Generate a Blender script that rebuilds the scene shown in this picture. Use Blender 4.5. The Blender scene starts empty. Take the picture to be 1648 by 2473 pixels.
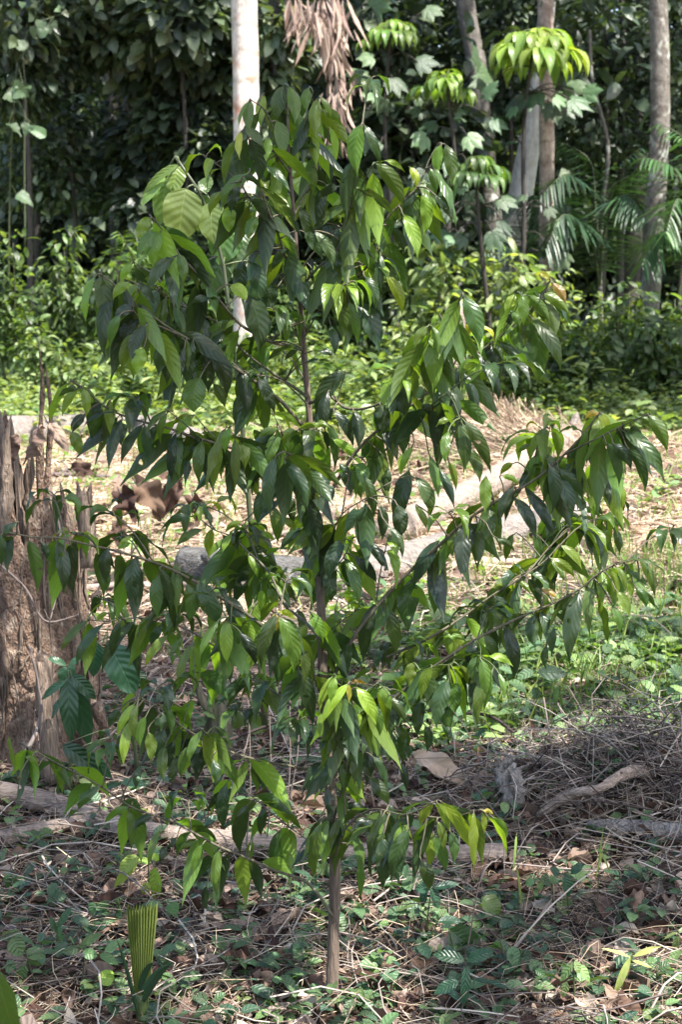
import bpy, math, random
import numpy as np
random.seed(7); rng = np.random.default_rng(11)
C = bpy.context.scene.collection
scene = bpy.context.scene
R = math.radians

# ------------------------------------------------------------------ camera, sky, sun, exposure
FPX, CX, CY, CAMZ = 3590.0, 824.0, 1236.5, 1.5
PITCH = math.atan((CY - 630.0) / FPX)
cam_d = bpy.data.cameras.new('camera'); cam = bpy.data.objects.new('camera', cam_d); C.objects.link(cam)
cam_d.sensor_fit = 'VERTICAL'; cam_d.sensor_height = 36.0; cam_d.lens = 36.0 * FPX / 2473.0
cam_d.clip_start = 0.05; cam_d.clip_end = 400
cam.location = (0, 0, CAMZ); cam.rotation_euler = (R(90) - PITCH, 0, 0)
cam_d.dof.use_dof = True; cam_d.dof.focus_distance = 3.0; cam_d.dof.aperture_fstop = 10
scene.camera = cam

SUN = np.array([0.40, -0.36, 0.85]); SUN /= np.linalg.norm(SUN)          # direction towards the sun
SUN_EL = math.asin(SUN[2]); SUN_AZ = math.atan2(SUN[0], SUN[1])
world = bpy.data.worlds.new('World'); scene.world = world; world.use_nodes = True
wn = world.node_tree; bgn = wn.nodes['Background']
sky = wn.nodes.new('ShaderNodeTexSky'); sky.sky_type = 'NISHITA'; sky.sun_disc = False
sky.sun_elevation = SUN_EL; sky.sun_rotation = SUN_AZ; sky.air_density = 1.0; sky.dust_density = 2.5; sky.ozone_density = 1.0
wn.links.new(sky.outputs[0], bgn.inputs[0]); bgn.inputs[1].default_value = 0.15
sun_d = bpy.data.lights.new('sun', 'SUN'); sun_d.energy = 5.0; sun_d.angle = R(0.53); sun_d.color = (1.0, 0.96, 0.90)
sun = bpy.data.objects.new('sun', sun_d); C.objects.link(sun)
sun.rotation_euler = (R(90) - SUN_EL, 0, math.pi - SUN_AZ); sun.location = (6, -2, 14)
from mathutils import Vector
sun.rotation_euler = Vector(SUN.tolist()).to_track_quat('Z', 'Y').to_euler()
scene.view_settings.view_transform = 'Standard'; scene.view_settings.look = 'None'
scene.view_settings.exposure = 1.78; scene.view_settings.gamma = 1.0
scene.cycles.max_bounces = 8; scene.cycles.transparent_max_bounces = 6
scene.cycles.diffuse_bounces = 4; scene.cycles.transmission_bounces = 4; scene.cycles.glossy_bounces = 2
scene.cycles.use_adaptive_sampling = True; scene.cycles.adaptive_threshold = 0.02
scene.cycles.use_denoising = True

# ------------------------------------------------------------------ helpers
FW = np.array([0, math.cos(PITCH), -math.sin(PITCH)]); UPV = np.array([0, math.sin(PITCH), math.cos(PITCH)])
RT = np.array([1.0, 0, 0]); Z = np.array([0, 0, 1.0])
def ray(px, py): return FW + RT * ((px - CX) / FPX) + UPV * ((CY - py) / FPX)
def at(px, py, Y):                         # the point at distance Y along the ground seen at a pixel
    d = ray(px, py); return np.array([0, 0, CAMZ]) + d * (Y / d[1])
def gz(x, y):
    x = np.asarray(x, float); y = np.asarray(y, float)
    z = .018*np.sin(2.1*x+1.3*y) + .014*np.sin(4.7*x-3.1*y+1) + .009*np.sin(9*x+7.3*y+2) + .006*np.sin(17*x-13*y)
    z = z + .13*np.exp(-((x-.80)**2/.16 + (y-4.0)**2/.05))              # heap of brush on the right
    z = z + .025*np.exp(-((x+.02)**2+(y-2.97)**2)/.012)
    z = z + .05*np.exp(-((x+.8)**2/.25 + (y-4.6)**2/.3))
    z = z + .22*np.exp(-((x-1.25)**2/.30 + (y-11.2)**2/1.2))             # straw heap in the clearing
    z = z + .10*np.exp(-((x-2.6)**2/.9 + (y-9.5)**2/1.5))
    return z
def ground(px, py):
    d = ray(px, py); p = np.array([0, 0, CAMZ]) + d * (-CAMZ / d[2])
    for _ in range(5):
        t = (float(gz(p[0], p[1])) - CAMZ) / d[2]; p = np.array([0, 0, CAMZ]) + d * t
    return p
def nrm(v): return v / np.maximum(np.linalg.norm(v, axis=-1, keepdims=True), 1e-9)

class MB:
    """collects quads with a uv and two per-vertex numbers, builds ONE mesh object"""
    def __init__(s): s.v=[]; s.f=[]; s.uv=[]; s.t=[]; s.r=[]; s.n=0
    def add(s, v, f, uv=None, t=0.0, r=0.0):
        v = np.asarray(v, float).reshape(-1, 3); n = len(v)
        s.v.append(v); s.f.append(np.asarray(f, int).reshape(-1, 4) + s.n); s.n += n
        s.uv.append(np.zeros((n, 2)) if uv is None else np.asarray(uv, float).reshape(-1, 2))
        s.t.append(np.broadcast_to(np.asarray(t, float).ravel(), (n,)) if np.size(t) in (1, n) else np.zeros(n))
        s.r.append(np.broadcast_to(np.asarray(r, float).ravel(), (n,)) if np.size(r) in (1, n) else np.zeros(n))
    def build(s, name, mat, parent=None, smooth=True):
        me = bpy.data.meshes.new(name)
        org = np.zeros(3)
        if parent is not None: org = np.array(parent.matrix_world.translation if parent.parent is None else parent['_w'])
        if s.n:
            v = np.concatenate(s.v); f = np.concatenate(s.f); uv = np.concatenate(s.uv)
            t = np.concatenate(s.t); r = np.concatenate(s.r)
            if parent is None:
                org = np.array([(v[:,0].min()+v[:,0].max())/2, (v[:,1].min()+v[:,1].max())/2, v[:,2].min()])
            v = v - org
            me.vertices.add(len(v)); me.vertices.foreach_set('co', v.astype(np.float32).ravel())
            me.loops.add(f.size); me.loops.foreach_set('vertex_index', f.astype(np.int32).ravel())
            me.polygons.add(len(f)); me.polygons.foreach_set('loop_start', np.arange(0, f.size, 4, dtype=np.int32))
            me.polygons.foreach_set('use_smooth', np.full(len(f), smooth))
            ul = me.uv_layers.new(name='UVMap'); ul.data.foreach_set('uv', uv[f.ravel()].astype(np.float32).ravel())
            for nm, a in (('tint', t), ('rnd', r)):
                at_ = me.attributes.new(nm, 'FLOAT', 'POINT'); at_.data.foreach_set('value', a.astype(np.float32))
            me.update(calc_edges=True); me.validate()
        if mat: me.materials.append(mat)
        o = bpy.data.objects.new(name, me); C.objects.link(o)
        if parent is not None: o.parent = parent; o['_w'] = org.tolist()
        else: o.location = org; o['_w'] = org.tolist()
        return o
def thing(name, label, cat, loc, group=None):
    o = bpy.data.objects.new(name, None); C.objects.link(o); o.location = [float(q) for q in loc]
    o.empty_display_size = .05
    bpy.context.view_layer.update()
    o['label'] = label; o['category'] = cat; o['_w'] = [float(q) for q in loc]
    if group: o['group'] = group
    return o
def tag(o, label, cat, group=None):
    o['label'] = label; o['category'] = cat
    if group: o['group'] = group
    return o
def kind(o, k): o['kind'] = k; return o

def grid_faces(nu, nv, wrap=False):
    f = []
    m = nv if wrap else nv + 1
    for i in range(nu):
        for j in range(nv):
            j2 = (j + 1) % m if wrap else j + 1
            f.append((i*m+j, i*m+j2, (i+1)*m+j2, (i+1)*m+j))
    return np.array(f)
PROF = {
 'lance': ([0,.04,.14,.3,.48,.64,.78,.88,.94,1],[.05,.18,.64,.94,1,.86,.54,.22,.09,.02]),
 'oval':  ([0,.05,.2,.4,.6,.8,.93,1],[.05,.35,.85,1,.97,.72,.3,.03]),
 'round': ([0,.06,.2,.45,.7,.88,1],[.1,.55,.92,1,.85,.5,.04]),
 'blade': ([0,.1,.4,.8,1],[.6,.9,1,.6,.05]),
 'heart': ([0,.04,.15,.3,.55,.8,1],[.25,.7,1,1,.78,.36,.02]),
}
def leaves(mb, B, T, W, wd, arch, fold=.25, wave=.05, tint=0., rnd=None, prof='lance', nu=8, nv=4, curl=0.):
    """many leaves at once. B, T: base and tip; W: full width; wd: side direction; arch: offset of the middle"""
    B = np.atleast_2d(B); T = np.atleast_2d(T); N = len(B)
    W = np.broadcast_to(W, (N,)); wd = np.broadcast_to(wd, (N, 3)); arch = np.broadcast_to(arch, (N, 3))
    tint = np.broadcast_to(tint, (N,)); rnd = rng.random(N) if rnd is None else np.broadcast_to(rnd, (N,))
    fold = np.broadcast_to(fold, (N,)); curl = np.broadcast_to(curl, (N,)); wave = np.broadcast_to(wave, (N,))
    s = np.linspace(0, 1, nu + 1); t = np.linspace(-1, 1, nv + 1)
    p = np.interp(s, *PROF[prof])
    ctrl = (B + T) / 2 + arch * 2
    a = ((1-s)**2)[None,:,None]; b = (2*s*(1-s))[None,:,None]; c = (s*s)[None,:,None]
    cen = a*B[:,None] + b*ctrl[:,None] + c*T[:,None]
    tan = nrm((2*(1-s))[None,:,None]*(ctrl-B)[:,None] + (2*s)[None,:,None]*(T-ctrl)[:,None])
    w = wd[:,None] - (wd[:,None]*tan).sum(-1, keepdims=True)*tan; w = nrm(w)
    n = np.cross(w, tan)
    hw = W[:,None]*.5*p[None,:]
    tt = t[None,None,:]
    ph = rng.random((N,1,1))*6.28
    L = np.linalg.norm(T-B, axis=1)
    off = fold[:,None,None]*np.abs(tt)*hw[:,:,None] + (wave*W)[:,None,None]*np.sin(s[None,:,None]*15+ph+tt*1.2)*np.abs(tt)
    off = off - curl[:,None,None]*(tt**2)*hw[:,:,None]
    v = cen[:,:,None] + w[:,:,None]*(tt*hw[:,:,None]*(1-.12*fold[:,None,None]))[...,None] + n[:,:,None]*off[...,None]
    m = (nu+1)*(nv+1)
    f = grid_faces(nu, nv)[None] + (np.arange(N)*m)[:,None,None]
    uv = np.stack(np.broadcast_arrays((tt*.5+.5), s[None,:,None]), -1)
    uv = np.broadcast_to(uv, (N, nu+1, nv+1, 2))
    mb.add(v, f, uv, np.repeat(tint, m), np.repeat(rnd, m))
def tube(mb, pts, rad, sides=8, tint=0., rnd=0., rough=0., cap=True, seed=0):
    pts = np.asarray(pts, float); K = len(pts); rad = np.broadcast_to(rad, (K,)).astype(float)
    tan = nrm(np.gradient(pts, axis=0))
    ref = np.array([0,0,1.]) if abs(tan[0,2]) < .8 else np.array([1.,0,0])
    u = np.zeros_like(pts); q = nrm(np.cross(tan[0], ref))
    for i in range(K):
        q = nrm(q - (q*tan[i]).sum()*tan[i]); u[i] = q
    w = np.cross(tan, u)
    a = np.linspace(0, 2*math.pi, sides, endpoint=False)
    rr = rad[:,None]*np.ones(sides)[None]
    if rough:
        g = np.random.default_rng(seed); k = g.random(6)*6.28
        ll = np.concatenate([[0], np.cumsum(np.linalg.norm(np.diff(pts, axis=0), axis=1))])[:,None]/max(rad.mean(),1e-4)
        rr = rr*(1 + rough*(.5*np.sin(2*a[None]+k[0]+.3*ll)+.4*np.sin(3*a[None]+k[1]-.5*ll)+.35*np.sin(5*a[None]+k[2]+.8*ll)+.3*np.sin(k[3]+1.7*ll)
                 + .5*(g.random(rr.shape)-.5)))
    v = pts[:,None] + rr[...,None]*(np.cos(a)[None,:,None]*u[:,None] + np.sin(a)[None,:,None]*w[:,None])
    uvv = np.stack(np.broadcast_arrays((a/6.2832)[None], np.linspace(0,1,K)[:,None]), -1)
    V = v.reshape(-1,3); F = grid_faces(K-1, sides, True); U = uvv.reshape(-1,2)
    if cap:
        V = np.concatenate([V, pts[:1], pts[-1:]]); U = np.concatenate([U, [[.5,0],[.5,1]]]); n = K*sides; F = list(map(tuple, F))
        for j in range(0, sides, 2):
            j1, j2 = (j+1) % sides, (j+2) % sides
            F.append((n, j2, j1, j)); b = (K-1)*sides; F.append((n+1, b+j, b+j1, b+j2))
        F = np.array(F)
    mb.add(V, F, U, tint, rnd)
def spline(pts, n):
    """smooth curve through the points"""
    pts = np.asarray(pts, float); K = len(pts)
    if K < 3: return np.array([pts[0] + (pts[-1]-pts[0])*k for k in np.linspace(0,1,n)])
    d = np.concatenate([[0], np.cumsum(np.maximum(np.linalg.norm(np.diff(pts, axis=0), axis=1), 1e-6))]); d /= d[-1]
    m = np.gradient(pts, d, axis=0); x = np.linspace(0, 1, n); i = np.clip(np.searchsorted(d, x)-1, 0, K-2)
    h = (d[i+1]-d[i])[:,None]; t = ((x-d[i])[:,None])/h
    return (2*t**3-3*t**2+1)*pts[i] + (t**3-2*t**2+t)*h*m[i] + (-2*t**3+3*t**2)*pts[i+1] + (t**3-t**2)*h*m[i+1]
def strands(mb, B, D, L, bend, rad, tint, K=4, sides=3):
    """many thin curved twigs or stalks at once: start B, direction D, length L, sideways bend vector"""
    N = len(B); s = np.linspace(0, 1, K)
    cen = B[:,None] + D[:,None]*(L[:,None]*s[None])[...,None] + bend[:,None]*(s[None]*(1-s[None])*4)[...,None]
    tan = nrm(np.gradient(cen, axis=1)); u = nrm(np.cross(tan, np.array([.3,.2,.93]))); w = np.cross(tan, u)
    a = np.arange(sides)*2*math.pi/sides
    r = rad[:,None]*(1-.5*s[None])
    v = cen[:,:,None] + r[:,:,None,None]*(np.cos(a)[None,None,:,None]*u[:,:,None] + np.sin(a)[None,None,:,None]*w[:,:,None])
    m = K*sides; f = grid_faces(K-1, sides, True)[None] + (np.arange(N)*m)[:,None,None]
    mb.add(v, f, None, np.repeat(tint, m), np.repeat(rng.random(N), m))

# ------------------------------------------------------------------ materials
def mk(name):
    m = bpy.data.materials.new(name); m.use_nodes = True; nt = m.node_tree; b = nt.nodes['Principled BSDF']; return m, nt, b
def node(nt, t, **k):
    n = nt.nodes.new(t)
    for a, v in k.items(): setattr(n, a, v)
    return n
def ramp(nt, fac, stops):
    r = node(nt, 'ShaderNodeValToRGB'); e = r.color_ramp.elements
    while len(e) > 1: e.remove(e[-1])
    e[0].position = stops[0][0]; e[0].color = (*stops[0][1], 1)
    for p, c in stops[1:]:
        q = e.new(p); q.color = (*c, 1)
    nt.links.new(fac, r.inputs[0]); return r.outputs[0]
def math_n(nt, op, a, b=None, c=None, clamp=False):
    n = node(nt, 'ShaderNodeMath', operation=op, use_clamp=clamp)
    for i, x in enumerate((a, b, c)):
        if x is None: continue
        if isinstance(x, (int, float)): n.inputs[i].default_value = x
        else: nt.links.new(x, n.inputs[i])
    return n.outputs[0]
def mixc(nt, fac, a, b, mode='MIX'):
    n = node(nt, 'ShaderNodeMix', data_type='RGBA', blend_type=mode)
    for i, x in ((0, fac), (6, a), (7, b)):
        if isinstance(x, (int, float)): n.inputs[i].default_value = x
        elif isinstance(x, tuple): n.inputs[i].default_value = (*x, 1)
        else: nt.links.new(x, n.inputs[i])
    return n.outputs[2]
def attr(nt, nm): return node(nt, 'ShaderNodeAttribute', attribute_name=nm).outputs['Fac']
def noise(nt, scale, detail=3, vec=None, dist=0.):
    n = node(nt, 'ShaderNodeTexNoise'); n.inputs['Scale'].default_value = scale; n.inputs['Detail'].default_value = detail
    n.inputs['Distortion'].default_value = dist
    if vec is not None: nt.links.new(vec, n.inputs['Vector'])
    return n.outputs[0]
def posn(nt): return node(nt, 'ShaderNodeNewGeometry').outputs['Position']
def leaf_mat(name, stops, rough=.4, trans=.35, tcol=(1.35,1.5,.45), vein=.35, nveins=9, blotch=0., bump=.4, spec=.5, freckle=0., holes=0):
    m, nt, b = mk(name)
    tint = attr(nt, 'tint'); rn = attr(nt, 'rnd')
    col = ramp(nt, tint, stops)
    v = math_n(nt, 'MULTIPLY_ADD', rn, .7, .65)
    hsv = node(nt, 'ShaderNodeHueSaturation'); nt.links.new(col, hsv.inputs['Color']); nt.links.new(v, hsv.inputs['Value'])
    hsv.inputs['Saturation'].default_value = 1.0; nt.links.new(math_n(nt, 'MULTIPLY_ADD', rn, .03, .485), hsv.inputs['Hue'])
    col = hsv.outputs[0]
    nz = noise(nt, 45, 3, posn(nt)); col = mixc(nt, .35, col, mixc(nt, nz, (.35,.38,.3), (1.,1.,1.)), 'MULTIPLY') if False else mixc(nt, math_n(nt,'MULTIPLY',nz,.5), col, mixc(nt, 1., col, (.55,.6,.6), 'MULTIPLY'))
    uv = node(nt, 'ShaderNodeUVMap'); sep = node(nt, 'ShaderNodeSeparateXYZ'); nt.links.new(uv.outputs[0], sep.inputs[0])
    au = math_n(nt, 'ABSOLUTE', math_n(nt, 'SUBTRACT', sep.outputs[0], .5))          # 0 at midrib, .5 at edge
    mid = math_n(nt, 'SUBTRACT', 1., math_n(nt, 'MULTIPLY', au, 26.), clamp=True)
    ph = math_n(nt, 'MULTIPLY', math_n(nt, 'SUBTRACT', sep.outputs[1], math_n(nt, 'MULTIPLY', au, .42)), nveins*6.2832)
    sv = math_n(nt, 'POWER', math_n(nt, 'MULTIPLY_ADD', math_n(nt, 'COSINE', ph), .5, .5), 3.)
    veins = math_n(nt, 'MAXIMUM', mid, math_n(nt, 'MULTIPLY', sv, .25))
    lightc = mixc(nt, 1., col, (1.9,1.8,1.7), 'MULTIPLY')
    col2 = mixc(nt, math_n(nt, 'MULTIPLY', veins, vein), col, lightc)
    if blotch:
        bn = noise(nt, 60, 4, posn(nt)); bn2 = noise(nt, 9, 2, posn(nt))
        bf = math_n(nt, 'MULTIPLY', math_n(nt, 'MULTIPLY_ADD', bn, 6., -3.2, clamp=True), math_n(nt, 'MULTIPLY_ADD', bn2, 5., -2.3, clamp=True))
        bf = math_n(nt, 'MULTIPLY', bf, math_n(nt, 'MULTIPLY_ADD', tint, -3.5, 1.2, clamp=True))
        col2 = mixc(nt, math_n(nt, 'MULTIPLY', bf, blotch), col2, (.22,.26,.22))
    if freckle:
        fr = math_n(nt, 'MULTIPLY_ADD', noise(nt, 110, 3, posn(nt)), 10., -6.3, clamp=True)
        col2 = mixc(nt, math_n(nt, 'MULTIPLY', fr, freckle), col2, (.09,.055,.02))
    nt.links.new(col2, b.inputs['Base Color']); b.inputs['Roughness'].default_value = rough
    b.inputs['Specular IOR Level'].default_value = spec
    hgt = math_n(nt, 'ADD', math_n(nt, 'MULTIPLY', math_n(nt, 'COSINE', ph), -.5), math_n(nt, 'ADD', math_n(nt, 'MULTIPLY', mid, -1.), math_n(nt,'MULTIPLY', nz, 1.4)))
    bp = node(nt, 'ShaderNodeBump'); bp.inputs['Strength'].default_value = bump; bp.inputs['Distance'].default_value = .004
    nt.links.new(hgt, bp.inputs['Height']); nt.links.new(bp.outputs[0], b.inputs['Normal'])
    if trans:
        tr = node(nt, 'ShaderNodeBsdfTranslucent'); nt.links.new(mixc(nt, 1., col2, tcol, 'MULTIPLY'), tr.inputs[0])
        ms = node(nt, 'ShaderNodeMixShader'); ms.inputs[0].default_value = trans
        nt.links.new(b.outputs[0], ms.inputs[1]); nt.links.new(tr.outputs[0], ms.inputs[2])
        nt.links.new(ms.outputs[0], nt.nodes['Material Output'].inputs[0])
        if holes:       # insect holes in the older leaves
            hn = math_n(nt, 'MULTIPLY_ADD', noise(nt, 34, 1, posn(nt)), 60., -41.5, clamp=True)
            hn = math_n(nt, 'MULTIPLY', hn, math_n(nt, 'MULTIPLY_ADD', tint, -12., 5.4, clamp=True)); tp_ = node(nt, 'ShaderNodeBsdfTransparent'); m2 = node(nt, 'ShaderNodeMixShader')
            nt.links.new(hn, m2.inputs[0]); nt.links.new(ms.outputs[0], m2.inputs[1]); nt.links.new(tp_.outputs[0], m2.inputs[2]); nt.links.new(m2.outputs[0], nt.nodes['Material Output'].inputs[0])
    return m
def bark_mat(name, dark, light, patch=None, patch_amt=.5, scale=14, stretch=.18, bump=.8, rings=0., rough=.85, moss=None, sx_=1.):
    m, nt, b = mk(name)
    tc = node(nt, 'ShaderNodeTexCoord').outputs['Object']
    mp = node(nt, 'ShaderNodeMapping'); nt.links.new(tc, mp.inputs[0]); mp.inputs['Scale'].default_value = (sx_, 1, stretch)
    n1 = noise(nt, scale, 6, mp.outputs[0], .3); n2 = noise(nt, scale*4, 5, mp.outputs[0])
    f = math_n(nt, 'MULTIPLY_ADD', math_n(nt, 'ADD', n1, n2), 1.4, -.9, clamp=True)
    col = mixc(nt, f, dark, light)
    if patch:
        pn = math_n(nt, 'MULTIPLY_ADD', noise(nt, scale*.45, 5, tc, .6), 7., -3.9, clamp=True)
        col = mixc(nt, math_n(nt, 'MULTIPLY', pn, patch_amt), col, patch)
    if moss:
        pn = math_n(nt, 'MULTIPLY_ADD', noise(nt, scale*.7, 6, posn(nt), .2), 8., -4.4, clamp=True)
        col = mixc(nt, math_n(nt, 'MULTIPLY', pn, .75), col, moss)
    h = math_n(nt, 'ADD', n1, math_n(nt, 'MULTIPLY', n2, .5))
    if rings:
        sx = node(nt, 'ShaderNodeSeparateXYZ'); nt.links.new(tc, sx.inputs[0])
        rg = math_n(nt, 'POWER', math_n(nt, 'ABSOLUTE', math_n(nt, 'SINE', math_n(nt, 'ADD', math_n(nt, 'MULTIPLY', sx.outputs[2], rings), math_n(nt,'MULTIPLY',noise(nt,6,2,tc),3.)))), 14.)
        col = mixc(nt, math_n(nt, 'MULTIPLY', rg, .4), col, mixc(nt, 1., col, (.45,.4,.36), 'MULTIPLY')); h = math_n(nt, 'SUBTRACT', h, math_n(nt, 'MULTIPLY', rg, .4))
    nt.links.new(col, b.inputs['Base Color']); b.inputs['Roughness'].default_value = rough; b.inputs['Specular IOR Level'].default_value = .25
    bp = node(nt, 'ShaderNodeBump'); bp.inputs['Strength'].default_value = bump; bp.inputs['Distance'].default_value = .02
    nt.links.new(h, bp.inputs['Height']); nt.links.new(bp.outputs[0], b.inputs['Normal'])
    return m
def dry_mat(name, stops, rough=.8, trans=.12):
    return leaf_mat(name, stops, rough=rough, trans=trans, tcol=(1.2,1.,.7), vein=.2, bump=.3, spec=.2, nveins=7)

M = {}
M['sap'] = leaf_mat('sapling_leaf', [(0,(.020,.038,.020)),(.3,(.040,.072,.020)),(.55,(.085,.142,.024)),(.8,(.16,.23,.030)),(.92,(.23,.30,.03)),(1,(.28,.16,.04))], rough=.34, trans=.43, tcol=(2.15,2.2,.5), blotch=.7, freckle=.35, nveins=8, bump=.16, holes=1)
M['quilt'] = leaf_mat('quilted_leaf', [(0,(.035,.07,.03)),(.5,(.09,.15,.035)),(1,(.17,.23,.06))], rough=.27, trans=.34, tcol=(1.8,1.8,.5), nveins=7, bump=.22, vein=.3)
M['bigleaf'] = leaf_mat('broad_veined_leaf', [(0,(.016,.05,.026)),(1,(.05,.12,.05))], rough=.36, trans=.25, nveins=7, bump=.35, vein=.5)
M['umb'] = leaf_mat('umbrella_leaf', [(0,(.055,.10,.035)),(.5,(.14,.22,.045)),(1,(.28,.37,.07))], rough=.40, trans=.42, tcol=(1.55,1.6,.45), nveins=7)
M['greybig'] = leaf_mat('pale_lobed_leaf', [(0,(.03,.06,.028)),(.6,(.07,.12,.05)),(1,(.17,.23,.11))], rough=.5, trans=.25, nveins=7)
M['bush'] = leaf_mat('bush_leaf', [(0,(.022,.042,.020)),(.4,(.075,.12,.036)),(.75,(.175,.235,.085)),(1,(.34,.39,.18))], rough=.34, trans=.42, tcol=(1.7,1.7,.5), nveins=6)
M['forest'] = leaf_mat('forest_leaf', [(0,(.026,.038,.027)),(.5,(.054,.076,.044)),(.85,(.10,.13,.07)),(1,(.22,.25,.15))], rough=.4, trans=.3, nveins=6)
M['palm'] = leaf_mat('palm_leaf', [(0,(.02,.045,.025)),(.6,(.06,.13,.04)),(1,(.16,.24,.07))], rough=.4, trans=.25, nveins=1, vein=.15)
M['shoot'] = leaf_mat('palm_shoot_blade', [(0,(.05,.09,.03)),(1,(.25,.33,.09))], rough=.4, trans=.3, tcol=(1.6,1.7,.5), nveins=1, vein=.1)
M['weed'] = leaf_mat('weed_leaf', [(0,(.045,.09,.05)),(.5,(.10,.165,.065)),(1,(.21,.28,.09))], rough=.45, trans=.35, tcol=(1.5,1.7,.5), nveins=5)
M['grass'] = leaf_mat('grass_blade', [(0,(.06,.13,.03)),(.6,(.16,.24,.05)),(1,(.32,.34,.10))], rough=.5, trans=.3, nveins=1, vein=.1)
M['dead'] = dry_mat('dead_leaf', [(0,(.04,.022,.016)),(.4,(.12,.070,.050)),(.7,(.25,.175,.135)),(1,(.44,.36,.29))])
M['deadpink'] = dry_mat('withered_leaf', [(0,(.18,.12,.095)),(1,(.50,.38,.32))])
M['straw'] = dry_mat('straw', [(0,(.10,.072,.058)),(.4,(.31,.225,.155)),(.75,(.52,.395,.28)),(1,(.70,.57,.43))], trans=.1)
M['twig'] = dry_mat('dry_twig', [(0,(.05,.036,.03)),(.5,(.20,.16,.135)),(1,(.44,.37,.31))], trans=.0)
M['stem'] = leaf_mat('green_stem', [(0,(.05,.04,.025)),(.5,(.07,.09,.035)),(1,(.12,.18,.05))], rough=.5, trans=0, vein=0, bump=.1)
M['sapbranch'] = bark_mat('sapling_branch', (.05,.045,.03), (.13,.115,.075), scale=60, bump=.3)
M['sapbark'] = bark_mat('sapling_bark', (.055,.040,.030), (.17,.125,.095), scale=60, bump=.5, stretch=.12)
M['pale'] = bark_mat('pale_bark', (.26,.22,.19), (.55,.51,.46), patch=(.36,.17,.11), patch_amt=.85, scale=11, stretch=.5, bump=.3, rings=11)
M['ringed'] = bark_mat('ringed_bark', (.13,.09,.07), (.36,.30,.25), patch=(.10,.065,.05), patch_amt=.8, scale=9, stretch=.6, bump=.5, rings=14)
M['lichen'] = bark_mat('lichen_bark', (.05,.042,.036), (.17,.155,.135), patch=(.36,.37,.33), patch_amt=.9, scale=14, stretch=.7, bump=.5, rings=9)
M['greybark'] = bark_mat('grey_bark', (.17,.165,.15), (.40,.39,.36), patch=(.22,.20,.15), scale=8, stretch=.4, bump=.4)
M['darkbark'] = bark_mat('dark_bark', (.018,.016,.014), (.06,.052,.045), scale=14, stretch=.3)
M['log'] = bark_mat('weathered_log', (.075,.062,.053), (.27,.235,.205), patch=(.09,.07,.055), patch_amt=.7, scale=40, stretch=1., bump=1., sx_=.22)
M['warmlog'] = bark_mat('split_log', (.10,.075,.058), (.40,.325,.26), scale=42, stretch=1., bump=1.2, sx_=.14)
M['darklog'] = bark_mat('rotting_log', (.035,.032,.03), (.13,.125,.115), patch=(.22,.22,.21), patch_amt=.7, scale=36, stretch=1., bump=1.3, sx_=.4)
M['forelog'] = bark_mat('bare_branch_wood', (.115,.085,.066), (.38,.30,.24), patch=(.05,.04,.034), patch_amt=.75, scale=60, stretch=1., bump=.7, sx_=.2)
M['stump'] = bark_mat('stump_bark', (.05,.032,.022), (.28,.185,.13), patch=(.36,.28,.21), patch_amt=.8, scale=58, stretch=.45, bump=1.3, sx_=.9)
M['stumpwood'] = bark_mat('splintered_wood', (.07,.048,.036), (.31,.235,.175), scale=70, stretch=.08, bump=1.2)
M['mossy'] = bark_mat('mossy_bark', (.05,.045,.03), (.17,.15,.10), scale=25, bump=1., moss=(.07,.09,.03))
M['driftwood'] = bark_mat('grey_slab', (.10,.092,.084), (.33,.305,.275), scale=30, stretch=.3, bump=1.3)
# ------------------------------------------------------------------ ground
def vnoise(x, y, sc, seed=0):
    g = np.random.default_rng(seed).random((64, 64)); x = np.asarray(x)*sc; y = np.asarray(y)*sc
    i = np.floor(x).astype(int); j = np.floor(y).astype(int); fx = x-i; fy = y-j; fx = fx*fx*(3-2*fx); fy = fy*fy*(3-2*fy)
    a = g[i%64, j%64]; b = g[(i+1)%64, j%64]; c = g[i%64, (j+1)%64]; d = g[(i+1)%64, (j+1)%64]
    return (a*(1-fx)+b*fx)*(1-fy) + (c*(1-fx)+d*fx)*fy
xs = np.unique(np.round(np.concatenate([np.arange(-70,-6,4), np.arange(-6,-2,.2), np.arange(-2,2,.035), np.arange(2,6,.2), np.arange(6,71,4)]), 4))
ys = np.unique(np.round(np.concatenate([np.arange(-12,1.9,1.), np.arange(1.9,5.5,.035), np.arange(5.5,12,.08), np.arange(12,24,.4), np.arange(24,120,6)]), 4))
X, Y = np.meshgrid(xs, ys); gm = MB()
Zg = gz(X, Y) + (vnoise(X, Y, 14, 5)-.5)*.018 + (vnoise(X, Y, 5, 6)-.5)*.02
gm.add(np.stack([X, Y, Zg], -1), grid_faces(len(ys)-1, len(xs)-1))
m, nt, b = mk('forest_soil')
ps = posn(nt); sp = node(nt, 'ShaderNodeSeparateXYZ'); nt.links.new(ps, sp.inputs[0])
n1 = noise(nt, 9, 6, ps); n2 = noise(nt, 60, 5, ps); n3 = noise(nt, 1.3, 3, ps)
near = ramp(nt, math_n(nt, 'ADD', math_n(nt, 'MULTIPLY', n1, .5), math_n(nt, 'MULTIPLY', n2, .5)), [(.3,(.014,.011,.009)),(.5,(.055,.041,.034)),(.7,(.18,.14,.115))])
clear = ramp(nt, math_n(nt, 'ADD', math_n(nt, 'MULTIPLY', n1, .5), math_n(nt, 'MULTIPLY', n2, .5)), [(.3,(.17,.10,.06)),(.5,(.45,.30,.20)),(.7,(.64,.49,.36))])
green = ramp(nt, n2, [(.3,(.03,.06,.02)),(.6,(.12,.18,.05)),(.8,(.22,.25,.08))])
fc = math_n(nt, 'MULTIPLY_ADD', math_n(nt, 'ADD', sp.outputs[1], math_n(nt, 'MULTIPLY', n3, 2.)), .45, -2.9, clamp=True)
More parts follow.
